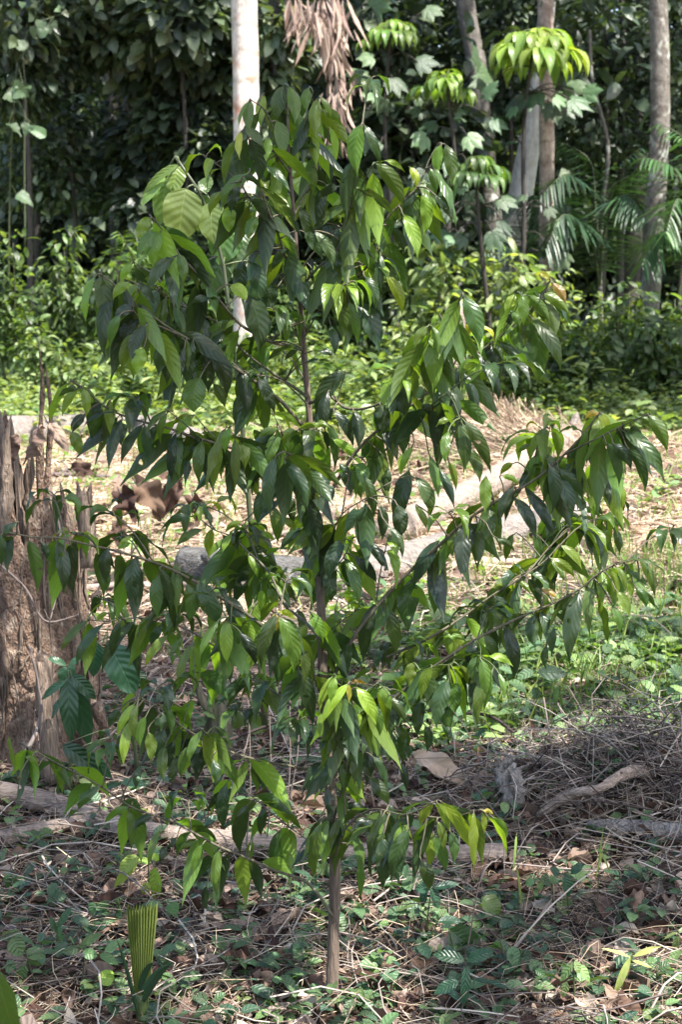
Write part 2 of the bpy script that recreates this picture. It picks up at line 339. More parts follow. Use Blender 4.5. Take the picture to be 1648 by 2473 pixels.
fg = math_n(nt, 'MULTIPLY_ADD', math_n(nt, 'ADD', sp.outputs[1], math_n(nt, 'MULTIPLY', n3, 4.)), .5, -7.2, clamp=True)
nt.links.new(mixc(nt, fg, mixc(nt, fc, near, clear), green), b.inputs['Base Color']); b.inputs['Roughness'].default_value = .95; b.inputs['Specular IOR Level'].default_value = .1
bp = node(nt, 'ShaderNodeBump'); bp.inputs['Strength'].default_value = .8; bp.inputs['Distance'].default_value = .02
nt.links.new(math_n(nt, 'ADD', n1, n2), bp.inputs['Height']); nt.links.new(bp.outputs[0], b.inputs['Normal'])
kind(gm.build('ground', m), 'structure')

# ------------------------------------------------------------------ shade: added crowns overhead, out of view
# gaps cut into the added crown to put sun on chosen spots: (pixel, distance, radius)
GAPS = [(435,520,3.5,.17),(520,560,3.55,.05),(815,1690,2.70,.15),(885,1690,2.70,.10),(1085,2000,2.62,.17),(1180,2000,2.62,.10),(1445,1060,2.8,.12),(1540,1090,2.9,.05),
        (1480,1420,2.85,.12),(1560,1400,2.85,.10),(1340,1370,2.95,.05),(700,1540,2.62,.06),(310,2100,3.1,.06),(250,2360,2.95,.03),(345,2280,2.88,.10),(1240,1880,4.3,.16),(1530,1800,4.35,.15),
        (1560,2400,2.85,.17),(1450,2440,2.85,.15),(1640,2330,2.95,.13),(1250,2130,3.5,.06),(1400,2110,3.5,.06),(1010,1810,4.5,.14),(1100,1740,4.8,.2),(1350,1640,5.2,.25),(1560,1600,5.3,.3),(1600,1750,4.6,.15),
        (840,370,2.7,.03),(1020,480,2.75,.06),(1060,860,2.75,.06),(990,590,2.8,.05),(225,1250,4.4,.08),(215,1400,4.4,.06),(600,2010,3.75,.12),(330,1960,3.95,.05),(160,1120,4.4,.05),(560,1050,2.85,.06),(1190,1200,2.9,.05)]
rngs = np.random.default_rng(3)
def shade_leaves(mb, n, x0, x1, y0, y1, h0, h1, size, cover_noise=.0, nsc=1., gaps=(), seed=0, tint=.4, edge=0., solid=None):
    g = np.random.default_rng(seed)
    p = np.stack([g.uniform(x0, x1, n), g.uniform(y0, y1, n), np.zeros(n)], -1)
    keep = vnoise(p[:,0]+50, p[:,1]+50, nsc, seed) > cover_noise
    if edge: keep &= g.random(n) < np.clip(np.minimum(y1-p[:,1], 9)/edge, .0, 1)
    for (px, py, YY, r) in gaps:
        q = at(px, py, YY); q = q - SUN*(q[2]/SUN[2])
        d = np.hypot(p[:,0]-q[0], p[:,1]-q[1]); keep &= d > r + size*.36
    p = p[keep]; n = len(p)
    h = g.uniform(h0, h1, n); p = p + SUN[None]*(h/SUN[2])[:,None]
    d = g.normal(size=(n,3)); d[:,2] = -abs(d[:,2])*.5; d = nrm(d)
    wd = nrm(np.cross(d, g.normal(size=(n,3))*.35 + Z))
    L = size*g.uniform(.7, 1.2, n)
    leaves(mb, p - d*L[:,None]*.5, p + d*L[:,None]*.5, L*.55, wd, np.zeros(3), .15, 0., tint+g.random(n)*.3, g.random(n), 'oval', 3, 2)
def simple_tree(name, label, cat, base, top, r0, r1, bark, group=None, bend=.1, sides=14, seg=24, rough=.05, seed=0):
    t = thing(name, label, cat, base, group)
    a = np.array(base, float); z = np.array(top, float); n = spline([a, a*.7+z*.3+[bend,0,0], a*.3+z*.7+[-bend*.6,0,0], z], seg)
    n[0] -= [0,0,.1]
    mb = MB(); tube(mb, n, np.linspace(r0, r1, seg)*(1+.35*np.exp(-np.linspace(0,18,seg))), sides, rough=rough, seed=seed); mb.build('trunk', bark, t)
    return t, n
# added tree, unseen at the right, its crown laid out to shade the sapling
st, n = simple_tree('added_shade_tree', 'tall spreading shade tree whose high crown arches over the slender sapling', 'tree', (7.4, 1.0, 0), (6.6, 1.4, 8.2), .24, .12, M['greybark'], seed=3)
mb = MB()
for q in [(3.5,3,7.6),(4.5,5,8),(2.3,1.5,7.6),(4.4,1.2,8),(5.2,3.4,8.3),(1.6,4.0,7.8),(3,6,8)]:
    tube(mb, spline([n[-5], (n[-5]+np.array(q))/2+[0,0,.5], q], 8), np.linspace(.07,.02,8), 6)
mb.build('limbs', M['greybark'], st)
mb = MB()
shade_leaves(mb, 15000, -3.6, 2.7, .9, 6.1, 6.8, 8.4, .16, .30, 3.0, GAPS, 21, edge=.9)
shade_leaves(mb, 3600, 0.2, 2.6, 2.0, 4.7, 6.8, 8.4, .16, .34, 3.0, GAPS, 22)
mb.build('crown', M['forest'], st)
# crowns added above the view, laid out to darken forest and bushes
def over(name, label, base, box, h, nl, seed, cov, group=None):
    t, n = simple_tree(name, label, 'tree', (base[0], base[1], 0), (base[0]+.2, base[1]+.3, h[1]), .2, .08, M['darkbark'], group, seed=seed)
    mb = MB(); shade_leaves(mb, nl, *box, *h, .34, cov, .9, (), seed); mb.build('crown', M['forest'], t); return t
over('added_canopy_tree', 'broad-crowned tall tree on the left whose high crown darkens the forest behind the pale trunk', (-1.2,24.5), (-9,-.4,19.3,31), (8.5,11.5), 3800, 31, .46)
over('added_canopy_tree', 'broad-crowned tall tree on the right whose high crown darkens the understory palms', (4.6,24), (-.4,9.5,19.6,31), (8.5,11.5), 4600, 32, .40)
over('added_canopy_tree', 'tall tree beyond the right edge shading the dark bushes behind the straw heap', (9.6,13), (1.25,5.2,13.2,15.8), (5.5,7.5), 2600, 33, .1)
# ------------------------------------------------------------------ forest
def blobs(mb, centers, rad, n, size, tint, prof='oval', ratio=.45, droop=.5, seed=0, nu=4, nv=2, squash=.8, mode='shell'):
    g = np.random.default_rng(seed); cs = np.asarray(centers, float); k = g.integers(0, len(cs), n)
    rr = np.broadcast_to(rad, (len(cs),))[k]
    d = nrm(g.normal(size=(n,3))); r = rr*g.random(n)**(.33 if mode=='vol' else .2)
    p = cs[k] + d*r[:,None]*np.array([1,1,squash])
    out = nrm(d*np.array([1,1,.4]) + g.normal(size=(n,3))*.5); dirn = nrm(out + np.array([0,0,-1.])*droop*g.uniform(.4,1.6,n)[:,None])
    L = size*g.uniform(.6,1.3,n)
    wd = nrm(np.cross(dirn, Z + g.normal(size=(n,3))*.45))
    up = nrm(np.cross(wd, dirn)); up *= np.sign(up[:,2:3]+1e-6)
    t0, t1 = tint
    leaves(mb, p, p + dirn*L[:,None], L*ratio*g.uniform(.8,1.2,n), wd, up*L[:,None]*.10, .22, .04, g.uniform(t0,t1,n), g.random(n), prof, nu, nv)
def visible_clump(px, py, Y): return at(px, py, Y)

# far forest, one mass
fb = MB(); g = np.random.default_rng(77)
N = 112000
yy = g.uniform(27, 36, N); xx = (g.random(N)-.5)*2*(yy*.42+3); zz = np.where(g.random(N) < .35, g.uniform(0, 2.6, N), g.uniform(0, 10., N))
dn = vnoise(xx+60, zz+20, .8, 9)
k = (dn > .06) | (zz < 2.6); xx, yy, zz = xx[k], yy[k], zz[k]; n = len(xx)
p = np.stack([xx, yy, zz], -1); d = nrm(g.normal(size=(n,3))*[1,1,.6] + [0,-.3,-.5]); L = g.uniform(.18,.42,n)
leaves(fb, p, p+d*L[:,None], L*.5, nrm(np.cross(d, Z+g.normal(size=(n,3))*.5)), Z*.03, .2, .04, g.beta(1.2,2.2,n), g.random(n), 'oval', 3, 2)
n = 24000; yy = g.uniform(34, 38, n); xx = (g.random(n)-.5)*2*(yy*.42+3); zz = g.uniform(1.5, 11., n); p = np.stack([xx, yy, zz], -1); d = nrm(g.normal(size=(n,3))*[1,.3,1]); L = g.uniform(.35,.6,n)
leaves(fb, p, p+d*L[:,None], L*.6, nrm(np.cross(d, FW+g.normal(size=(n,3))*.3)), Z*.03, .2, .04, g.beta(1.2,2.2,n), g.random(n), 'oval', 3, 2)
kind(fb.build('forest', M['forest']), 'stuff')

# trunks seen at the forest edge
def seen_trunk(name, label, pts, Y, w_px, bark, group=None, h=10.5, seed=0, crown=None):
    r = [w*Y/FPX/2 for w in (w_px if isinstance(w_px, tuple) else (w_px, w_px))]
    q = [at(px, py, Y) for px, py in pts]                      # from the top downwards
    lo = q[-1]; d = (q[-1]-q[0]); d /= max(1e-6, -d[2])
    base = lo + d*lo[2]; top = q[0] - d*(h-q[0][2])
    base[2] = 0
    t = thing(name, label, 'tree', base, group)
    path = spline([base - [0,0,.1]] + q[::-1] + [top], 40)
    f = np.clip((path[:,2]-q[-1][2])/(q[0][2]-q[-1][2]), -.5, 2.2)
    rad = np.clip(r[1] + (r[0]-r[1])*f, r[0]*.6, 99)*(1+.5*np.exp(-path[:,2]/.25))
    mb = MB(); tube(mb, path, rad, 20, rough=.045, seed=seed); mb.build('trunk', bark, t)
    mb = MB(); blobs(mb, [top+[0,0,.2], top+[.9,.3,-.3], top+[-.8,.5,-.1], top+[.2,1,.2]], [1.1,.9,.9,.9], crown or 700, .28, (.2,.6), seed=seed)
    mb.build('crown', M['forest'], t); return t
seen_trunk('tree', 'straight whitish tree trunk with reddish patches, brightest trunk, rising just behind the sapling top', [(590,-60),(597,400),(601,620),(592,860)], 16.8, (60,62), M['pale'], seed=1, crown=260)
seen_trunk('tree', 'slim pale ringed trunk standing in front of the leaning grey trunk', [(1318,-60),(1322,300),(1320,690)], 18.6, (36,35), M['ringed'], seed=2, crown=300)
seen_trunk('tree', 'lichen-spotted dark grey trunk at the right edge of the picture', [(1590,-60),(1596,300),(1580,560),(1568,760)], 17.5, (42,50), M['lichen'], seed=3, crown=300)
seen_trunk('tree', 'leaning pale grey trunk with smooth bark behind the ringed trunk', [(1320,40),(1292,280),(1246,540)], 20, (38,62), M['greybark'], seed=4)
seen_trunk('tree', 'dark shaded trunk near the top, between the two bright yellow-green umbrella rosettes', [(1118,-60),(1132,60),(1152,150),(1165,300)], 21.5, (44,46), M['lichen'], seed=5)
seen_trunk('tree', 'dim brownish trunk in the deep shade left of the whitish trunk', [(262,-60),(270,250),(282,560)], 23, (26,34), M['darkbark'], seed=6)
seen_trunk('tree', 'thin shaded trunk ending above the small bright palm seedling', [(305,150),(306,400),(303,600)], 22.5, (18,22), M['darkbark'], seed=7)
seen_trunk('tree', 'thin dark sapling trunk near the left edge of the forest', [(88,-60),(92,300),(90,560)], 22.5, (12,15), M['darkbark'], seed=8)
seen_trunk('tree', 'slender dark trunk between the whitish trunk and the hanging withered leaves', [(690,-60),(684,200),(690,480)], 22, (18,20), M['darkbark'], seed=9)
seen_trunk('tree', 'slender dark stem at the top right behind the lichen-spotted trunk', [(1505,-60),(1502,300),(1500,560)], 22.5, (16,18), M['darkbark'], seed=10)
seen_trunk('tree', 'bent slim stem leaning through the dark palm fronds', [(1430,180),(1470,360),(1456,500),(1450,660)], 19, (8,12), M['lichen'], seed=11, h=4.3, crown=160)

# leafy trees of the forest edge
GT = 'dark leafy trees along the forest edge'
def leafy(label, px, Y, clumps, n, size, tint, prof='oval', ratio=.5, mat='forest', seed=0, name='tree', r=.05, droop=.6, group=GT):
    base = at(px, 630, Y); base[2] = 0
    t = thing(name, label, 'tree', base, group)
    cs = [at(cx, cy, Y+dy) for cx, cy, rr, dy in clumps]; rs = [rr*Y/FPX for cx, cy, rr, dy in clumps]
    top = max(c[2] for c in cs)
    mb = MB(); ax = spline([base-[0,0,.05], base+[.08,.05,top*.5], base+[.0,.1,top+.2]], 14); tube(mb, ax, np.linspace(r, r*.4, 14), 8, rough=.05, seed=seed)
    for c in cs:
        i = int(np.clip(14*(c[2]-.3)/max(top,.5), 1, 12)); tube(mb, spline([ax[i], (ax[i]+c)/2+[0,0,.1], c], 6), np.linspace(r*.5, r*.15, 6), 5)
    mb.build('trunk', M['darkbark'], t)
    mb = MB(); blobs(mb, cs, rs, n, size, tint, prof, ratio, droop, seed); mb.build('crown', M[mat], t)
    return t
leafy('tree with big dark leaves filling the top left corner of the forest', 60, 19.5, [(30,40,120,0),(140,110,110,1),(40,200,100,.5),(150,0,120,.5)], 2000, .20, (.1,1.), seed=41)
leafy('tall dark tree whose broad leaves meet the whitish trunk on its left side', 440, 20, [(430,40,130,0),(500,140,100,.6),(380,150,110,1),(300,60,110,.4),(520,20,90,.5)], 2600, .26, (.1,1.), prof='round', ratio=.56, seed=42)
leafy('shaded tree with hanging broad leaves left of the sapling top', 420, 20.5, [(440,300,110,.3),(500,380,90,0),(370,380,110,.6),(460,480,110,.4),(380,520,100,0)], 2400, .25, (.0,.8), prof='round', ratio=.55, seed=43)
leafy('small-leaved dark tree under the top left corner, speckled with light', 170, 21, [(100,330,100,0),(210,320,110,.5),(160,430,100,.2),(260,440,90,.6),(60,430,90,.5)], 2600, .15, (.1,1.0), seed=44)
leafy('tree with pale lit leaves right behind the whitish trunk', 660, 19, [(660,60,60,0),(650,180,60,.4),(690,130,60,.6),(680,300,70,.3)], 520, .26, (.3,1.0), prof='round', ratio=.55, seed=45)
leafy('dense dark tree behind the withered hanging leaves', 860, 21.5, [(880,60,110,0),(840,250,110,.6),(920,320,110,.3),(860,430,110,.6),(760,420,100,.4)], 1500, .28, (.0,.85), prof='round', ratio=.6, seed=46)
leafy('shaded tree between the withered leaves and the middle umbrella rosette', 990, 20.5, [(1000,420,100,.2),(960,300,90,.4),(1040,520,90,.3),(940,520,90,.5),(1090,330,80,.5)], 1200, .28, (.1,.9), prof='round', ratio=.6, seed=47)
leafy('fine-leaved dark tree at the top between the slim ringed trunk and the lichen-spotted trunk', 1450, 21.5, [(1440,60,120,.3),(1500,170,100,.5),(1400,200,100,.6),(1470,290,110,.2),(1380,330,90,.6)], 2600, .15, (.0,.8), seed=48)
leafy('fine-leaved dark tree in the top right corner behind the lichen-spotted trunk', 1640, 21, [(1630,60,100,.3),(1650,200,100,.5),(1620,320,90,.4),(1640,430,80,.2)], 1500, .15, (.1,.9), seed=49)
leafy('dark tree with small leaves behind the large umbrella rosette', 1220, 22, [(1200,60,100,.3),(1250,180,90,.4),(1180,260,90,.6),(1240,10,100,.2)], 1900, .16, (.0,.85), seed=50)

# young trees with umbrella rosettes of hanging leaflets
GU = 'young trees with umbrella leaf rosettes'
def umbrella(label, px, py, Y, rpx, tint, seed, broad=(), npet=15, tilt=(0,0), loose=0., nl=9):
    g = np.random.default_rng(seed); top = at(px, py, Y); R0 = rpx*Y/FPX
    base = np.array([top[0]+tilt[1], top[1]+.15, 0])
    t = thing('umbrella_tree', label, 'tree', base, GU)
    mb = MB(); ax = spline([base-[0,0,.05], (base+top)/2+[.05+.12*g.normal(),0,0], base*.25+top*.75+[.07*g.normal(),0,0], top], 14); tube(mb, ax, np.linspace(.040,.015,14), 8, rough=.15, seed=seed); tmb = mb
    st = MB(); lf = MB()
    for i in range(npet):
        a = i*2.399+g.random()*.4; el = 0; rr = R0*(.18+.50*(i/npet))*(1+loose*g.normal())
        e = top + np.array([math.cos(a)*rr, math.sin(a)*rr, R0*(.16-.55*(i/npet)**2 + loose*g.normal()*.5) + tilt[0]*math.cos(a)*rr])
        tube(st, spline([top-[0,0,.04*i/npet], (top+e)/2+[0,0,R0*.12], e], 6), .004, 4, tint=.9)
        k = 6
        for j in range(k):
            b = a + (j-(k-1)/2)*.62 + g.normal()*.08
            out = np.array([math.cos(b), math.sin(b), 0]); L = R0*(.60+.2*math.cos((j-2.5)*.6))*g.uniform(.85,1.1)
            tip = e + out*L*(.42+.32*(i/npet)) + [0,0,-L*.74]
            wd = np.cross(out, Z)
            leaves(lf, e, tip, L*.36, wd, (out*.17+Z*.15)*L, .35, .03, np.clip(tint+g.normal()*.2-.35*i/npet,0,1), None, 'lance', 7, 4)
    st.build('leaf_stalks', M['stem'], t); lf.build('leaf_rosette', M['umb'], t)
    for _ in range(5):        # upright young leaves in the middle
        a = g.random()*6.28; d = np.array([math.cos(a)*.6, math.sin(a)*.6, .5]); L = R0*.45
        leaves(lf, top, top+d*L, L*.3, nrm(np.cross(d, Z)), Z*.08*L, .5, .03, min(1., tint+.15), None, 'lance', 6, 4)
    broad = list(broad)
    for _ in range(nl):
        yy_ = g.uniform(py+rpx*1.0, 640); sd = g.choice([-1,1]); broad.append((px+sd*g.uniform(15,70), yy_, g.uniform(40,80), sd*g.uniform(.3,.9), g.uniform(-.9,.2)))
    if broad:
        bl = MB(); s2 = tmb
        for (bx, by, sz, dx, dy) in broad:
            b = at(bx, by, Y+g.uniform(-.3,.3)); i = int(np.clip(13*(b[2]+.2)/top[2], 2, 12)); L = sz*.82*Y/FPX
            tube(s2, spline([ax[i], (ax[i]+b)/2+[0,0,.08], b], 6), .006, 4, tint=.4)
            tip = b + RT*dx*L + Z*dy*L + np.array([0,g.uniform(-.5,.1),0])*L
            d0 = nrm(tip-b); wd0 = nrm(np.cross(d0, nrm(np.array([g.normal()*.5,-1,.9+g.normal()*.3])))); tn = g.beta(1.2,2.); rn_ = g.random()
            for an, ll in ((0,1.),(.62,.86),(-.62,.86),(1.25,.58),(-1.25,.58)):
                dd = d0*math.cos(an)+wd0*math.sin(an); ww = nrm(np.cross(dd, np.cross(d0, wd0)))
                leaves(bl, b, b+dd*L*ll*np.linalg.norm(tip-b)/L*.9 - Z*L*.12*abs(an), L*ll*.46, ww, Z*L*.06, .25, .05, tn, rn_, 'lance', 7, 4)
        bl.build('broad_leaves', M['greybig'], t)
    tmb.build('trunk', M['darkbark'], t)
    return t
umbrella('bright yellow-green umbrella rosette, largest and highest on the right, before the ringed trunk', 1292, 92, 17.6, 112, .95, 61, [(1190,190,110,-.7,.5),(1190,200,90,-.9,-.2),(1370,210,90,.8,-.3),(1380,240,80,.9,-.5),(1290,220,80,-.2,-.9),(1330,250,80,.3,-.9),(1255,240,80,-.5,-.8),(1410,230,70,.9,.2)], 17, (.08,-.1), .07, 12)
umbrella('yellow-green umbrella rosette at the top centre-right beside the withered leaves', 945, 66, 17.4, 70, .62, 62, [(890,180,90,-1,-.1),(950,190,70,.3,-.9),(1010,150,80,.9,-.1),(900,20,90,.7,.5),(1030,20,70,.8,-.4),(930,240,60,-.4,-.9)], 11, (.25,.15), .12, 12)
umbrella('green umbrella rosette in the middle row, below and left of the largest rosette', 1078, 196, 17.0, 72, .62, 63, [(1160,160,100,-.3,.7),(1170,230,90,.5,.5),(1030,330,70,-.7,-.5),(1130,330,80,.6,-.5),(1190,290,80,.7,-.4),(1090,390,70,.2,-.9)], 10, (-.3,-.2), .22, 13)
umbrella('dull green umbrella rosette, lowest one, just right of the sapling top', 1148, 408, 16.2, 80, .30, 64, [(1210,480,80,.7,-.4),(1080,560,80,-.6,-.6),(1190,560,80,.4,-.8)], 11, (.35,.3), .2, 8)
# withered frond hanging beside the whitish trunk
wt = at(800, -20, 17.2)
t = thing('withered_branch', 'bunches of pinkish brown withered leaves hanging down right of the whitish trunk', 'dead branch', (wt[0], wt[1], wt[2]))
mb = MB(); pts = [at(740,-60,17.3), at(785,-10,17.2), at(805,90,17.2), at(812,200,17.15), at(815,360,17.15)]; ax = spline(pts, 20); tube(mb, ax, np.linspace(.035,.012,20), 7); mb.build('stem', M['darkbark'], t)
mb = MB(); g = np.random.default_rng(5)
def hang(cx, cy, sx, n, L0, drop):
    for _ in range(n):
        b = at(cx+g.normal()*sx, cy+g.uniform(-20,30), 17.2+g.normal()*.12); L = L0*g.uniform(.45,.85)*17.2/FPX
        tip = b + RT*g.normal()*.36*L + np.array([0,g.normal()*.15*L,-L*drop])
        leaves(mb, b, tip, L*.125, nrm(np.array([1,g.normal()*.8,0])), RT*g.normal()*.06*L, .5, .1, g.random(), None, 'lance', 6, 2)
hang(728,10,24,30,110,.95); hang(770,30,30,20,110,.95); hang(800,-5,22,34,130,.98); hang(800,70,18,26,110,.98); hang(785,55,20,24,120,1.); hang(808,130,14,16,100,1.)
hang(812,205,18,26,75,.85); hang(815,250,10,22,120,1.); hang(806,310,10,12,90,1.); hang(855,195,6,10,60,.9)
mb.build('withered_leaves', M['deadpink'], t)

# palms
GP = 'palms in the understory'
def palm(name, label, base, fronds, Y, tint, leaf, seed, npair=34, group=GP, lw=.035):
    g = np.random.default_rng(seed); t = thing(name, label, 'palm', base, group)
    for pts in fronds:
        q = spline([at(px, py, Y+dy) for px, py, dy in pts], 26); mb = MB(); tube(mb, q, np.linspace(.014,.004,26), 5, tint=.5); fr = mb.build('frond_stalk', M['stem'], t)
        lf = MB(); tan = nrm(np.gradient(q, axis=0)); L0 = leaf
        idx = np.linspace(3, 25, npair).astype(float)
        for sgn in (-1, 1):
            i0 = np.floor(np.minimum(idx, 24.99)).astype(int); fr_ = idx-i0; i1 = np.minimum(i0+1, 25)
            P = q[i0]*(1-fr_)[:,None] + q[i1]*fr_[:,None]; T = tan[i0]
            side = nrm(np.cross(T, Z+.01)); s = np.linspace(0,1,npair)
            L = L0*(.55+.9*np.sin(np.pi*np.clip(s*.9+.08,0,1)))*.75*g.uniform(.9,1.1,npair)
            D = nrm(side*sgn*.8 + T*.65 + Z*-.55 + g.normal(size=(npair,3))*.07)
            leaves(lf, P, P+D*L[:,None]+np.array([0,0,-1])*(L*.18)[:,None], lw, np.cross(D, Z), Z*(L*.06)[:,None], .4, 0, np.clip(tint+g.normal(size=npair)*.12,0,1), None, 'blade', 5, 2)
        lf.build('frond_leaflets', M['palm'], fr)
    return t
palm('palm', 'dark understory palm with arching fronds between the ringed and lichen-spotted trunks', at(1440,700,18.4)*[1,1,0], [
  [(1450,690,0),(1430,520,0),(1370,420,-.3),(1310,470,-.5)], [(1450,690,0),(1440,500,.2),(1420,380,.3),(1350,340,.4)],
  [(1450,690,0),(1470,520,-.1),(1500,400,-.3),(1545,360,-.4)], [(1450,690,0),(1460,560,-.2),(1510,470,-.6),(1560,520,-.9)],
  [(1450,690,0),(1420,560,-.4),(1360,520,-.8),(1320,600,-1.)], [(1450,690,0),(1455,560,.4),(1480,450,.7),(1530,420,.9)]], 18.4, .12, .55, 71)
palm('palm', 'palm at the right edge with pale lit drooping fronds by the lichen-spotted trunk', at(1700,700,17)*[1,1,0], [
  [(1700,700,0),(1670,520,0),(1620,400,-.2),(1560,380,-.3)], [(1700,700,0),(1660,600,-.1),(1600,560,-.3),(1550,640,-.5)],
  [(1700,700,0),(1680,560,-.2),(1640,480,-.5),(1610,560,-.8)], [(1700,700,0),(1690,480,.2),(1650,330,.3),(1600,300,.3)]], 17.0, .5, .5, 72)
palm('palm', 'shaded palm fronds beneath the large umbrella rosette, left of the ringed trunk', at(1270,700,19.6)*[1,1,0], [
  [(1270,690,0),(1260,560,0),(1230,470,-.2),(1180,500,-.4)], [(1270,690,0),(1290,540,0),(1330,460,-.2),(1380,500,-.4)],
  [(1270,690,0),(1265,560,-.1),(1290,470,-.5),(1300,560,-.9)], [(1270,690,0),(1250,600,-.3),(1200,570,-.7),(1150,640,-.9)]], 19.6, .2, .5, 73)
palm('palm_seedling', 'small bright palm seedling with stiff narrow leaves near the shaded left trunks', at(335,700,15.8)*[1,1,0], [
  [(335,690,0),(325,640,0),(305,590,-.1),(285,560,-.1)], [(335,690,0),(335,630,0),(330,580,0),(325,555,.1)], [(335,690,0),(345,640,-.1),(365,610,-.2),(385,610,-.2)]], 15.8, 1., .3, 74, 16, lw=.022)

# undergrowth shrubs in front of the trees
GS = 'leafy shrubs of the undergrowth'
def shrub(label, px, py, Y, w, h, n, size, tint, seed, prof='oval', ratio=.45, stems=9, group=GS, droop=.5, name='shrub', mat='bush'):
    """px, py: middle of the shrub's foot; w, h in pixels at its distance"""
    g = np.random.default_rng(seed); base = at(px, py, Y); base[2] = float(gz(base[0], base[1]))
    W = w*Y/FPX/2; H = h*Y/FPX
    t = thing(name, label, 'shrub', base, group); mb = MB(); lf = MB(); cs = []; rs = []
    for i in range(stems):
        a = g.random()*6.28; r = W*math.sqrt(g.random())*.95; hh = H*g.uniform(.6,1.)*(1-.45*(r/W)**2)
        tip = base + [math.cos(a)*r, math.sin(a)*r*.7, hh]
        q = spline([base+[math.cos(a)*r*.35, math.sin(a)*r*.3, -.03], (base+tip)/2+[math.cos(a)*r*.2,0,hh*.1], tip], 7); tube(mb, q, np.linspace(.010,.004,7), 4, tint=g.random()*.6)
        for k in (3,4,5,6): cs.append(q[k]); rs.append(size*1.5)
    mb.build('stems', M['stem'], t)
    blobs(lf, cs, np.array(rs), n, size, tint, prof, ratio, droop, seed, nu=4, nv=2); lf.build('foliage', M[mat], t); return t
S = shrub  # tint range carries sun and shade: paler for sunlit shrubs, darker for shaded ones
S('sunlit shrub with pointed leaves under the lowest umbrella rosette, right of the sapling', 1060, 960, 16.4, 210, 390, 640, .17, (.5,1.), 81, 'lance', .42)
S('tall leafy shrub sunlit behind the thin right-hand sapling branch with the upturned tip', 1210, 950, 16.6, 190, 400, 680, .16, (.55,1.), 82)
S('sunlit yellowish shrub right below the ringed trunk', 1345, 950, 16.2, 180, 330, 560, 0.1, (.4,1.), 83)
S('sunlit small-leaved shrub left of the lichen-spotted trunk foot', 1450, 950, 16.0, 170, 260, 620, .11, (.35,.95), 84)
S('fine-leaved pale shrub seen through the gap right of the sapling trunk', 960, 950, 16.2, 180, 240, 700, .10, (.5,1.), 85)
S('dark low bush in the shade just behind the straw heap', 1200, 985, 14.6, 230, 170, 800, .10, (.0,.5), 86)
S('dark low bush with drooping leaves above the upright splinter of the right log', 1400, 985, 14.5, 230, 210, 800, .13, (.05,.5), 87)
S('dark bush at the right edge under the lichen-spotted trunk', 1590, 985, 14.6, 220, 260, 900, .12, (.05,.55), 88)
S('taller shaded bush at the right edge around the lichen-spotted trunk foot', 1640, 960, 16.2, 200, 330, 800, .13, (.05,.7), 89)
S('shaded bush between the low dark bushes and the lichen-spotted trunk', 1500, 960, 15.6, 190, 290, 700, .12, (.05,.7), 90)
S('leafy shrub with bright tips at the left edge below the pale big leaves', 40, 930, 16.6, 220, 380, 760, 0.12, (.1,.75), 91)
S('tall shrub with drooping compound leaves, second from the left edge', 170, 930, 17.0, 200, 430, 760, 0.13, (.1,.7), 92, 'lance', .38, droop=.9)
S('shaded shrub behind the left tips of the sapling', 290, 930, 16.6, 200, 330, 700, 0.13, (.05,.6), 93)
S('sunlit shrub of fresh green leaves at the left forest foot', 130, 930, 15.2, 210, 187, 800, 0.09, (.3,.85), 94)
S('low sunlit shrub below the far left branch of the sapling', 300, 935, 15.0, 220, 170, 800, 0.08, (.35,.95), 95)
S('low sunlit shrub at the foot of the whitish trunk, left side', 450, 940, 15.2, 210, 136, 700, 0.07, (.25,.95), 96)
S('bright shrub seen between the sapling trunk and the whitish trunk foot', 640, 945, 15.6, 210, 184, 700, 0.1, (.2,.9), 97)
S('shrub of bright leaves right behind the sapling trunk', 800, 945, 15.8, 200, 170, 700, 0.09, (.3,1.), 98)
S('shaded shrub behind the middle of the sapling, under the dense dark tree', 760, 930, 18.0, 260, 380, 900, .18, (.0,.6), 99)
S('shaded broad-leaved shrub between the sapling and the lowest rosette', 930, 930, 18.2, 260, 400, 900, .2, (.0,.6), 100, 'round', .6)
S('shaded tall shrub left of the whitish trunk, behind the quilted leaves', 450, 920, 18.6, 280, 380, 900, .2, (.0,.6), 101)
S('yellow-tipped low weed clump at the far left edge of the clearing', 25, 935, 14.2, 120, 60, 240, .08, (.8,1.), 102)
# heart-shaped pale leaves at the left edge
def bigleaf_plant(name, label, cat, stem_pts, lfs, mat, group=None, prof='heart', ratio=.7, r=.012, nu=8, nv=6, fold=.25, face=.8, arch=.1, wave=.05, stemmat='stem'):
    """stem_pts: (px,py,Y); lfs: (bx,by,tx,ty,Y,width_px,tint)"""
    P = [at(*p) for p in stem_pts]; base = P[0].copy()
    t = thing(name, label, cat, base, group); mb = MB(); ax = spline(P, 16); tube(mb, ax, np.linspace(r, r*.4, 16), 6, tint=.5)
    lf = MB(); g = np.random.default_rng(int(abs(base[0]*1000)))
    for (bx, by, tx, ty, Yl, wpx, ti) in lfs:
        b = at(bx, by, Yl); tp = at(tx, ty, Yl+g.uniform(-.25,.25)*math.hypot(tx-bx, ty-by)*Yl/FPX); L = np.linalg.norm(tp-b)
        i = int(np.argmin(np.linalg.norm(ax-b, axis=1))); tube(mb, spline([ax[i], (ax[i]+b)/2+Z*L*.08, b], 5), max(.0012, r*.25), 4, tint=.7)
        W = wpx*Yl/FPX/.9; d = nrm(tp-b); wd = nrm(np.cross(d, nrm(-FW*face+Z*(1-face)+g.normal(size=3)*.25)))
        leaves(lf, b, tp, W, wd, (Z*.7-FW*.7)*L*arch, fold, wave, ti, None, prof, nu, nv)
    mb.build('stem', M[stemmat], t); lf.build('leaves', M[mat], t); return t
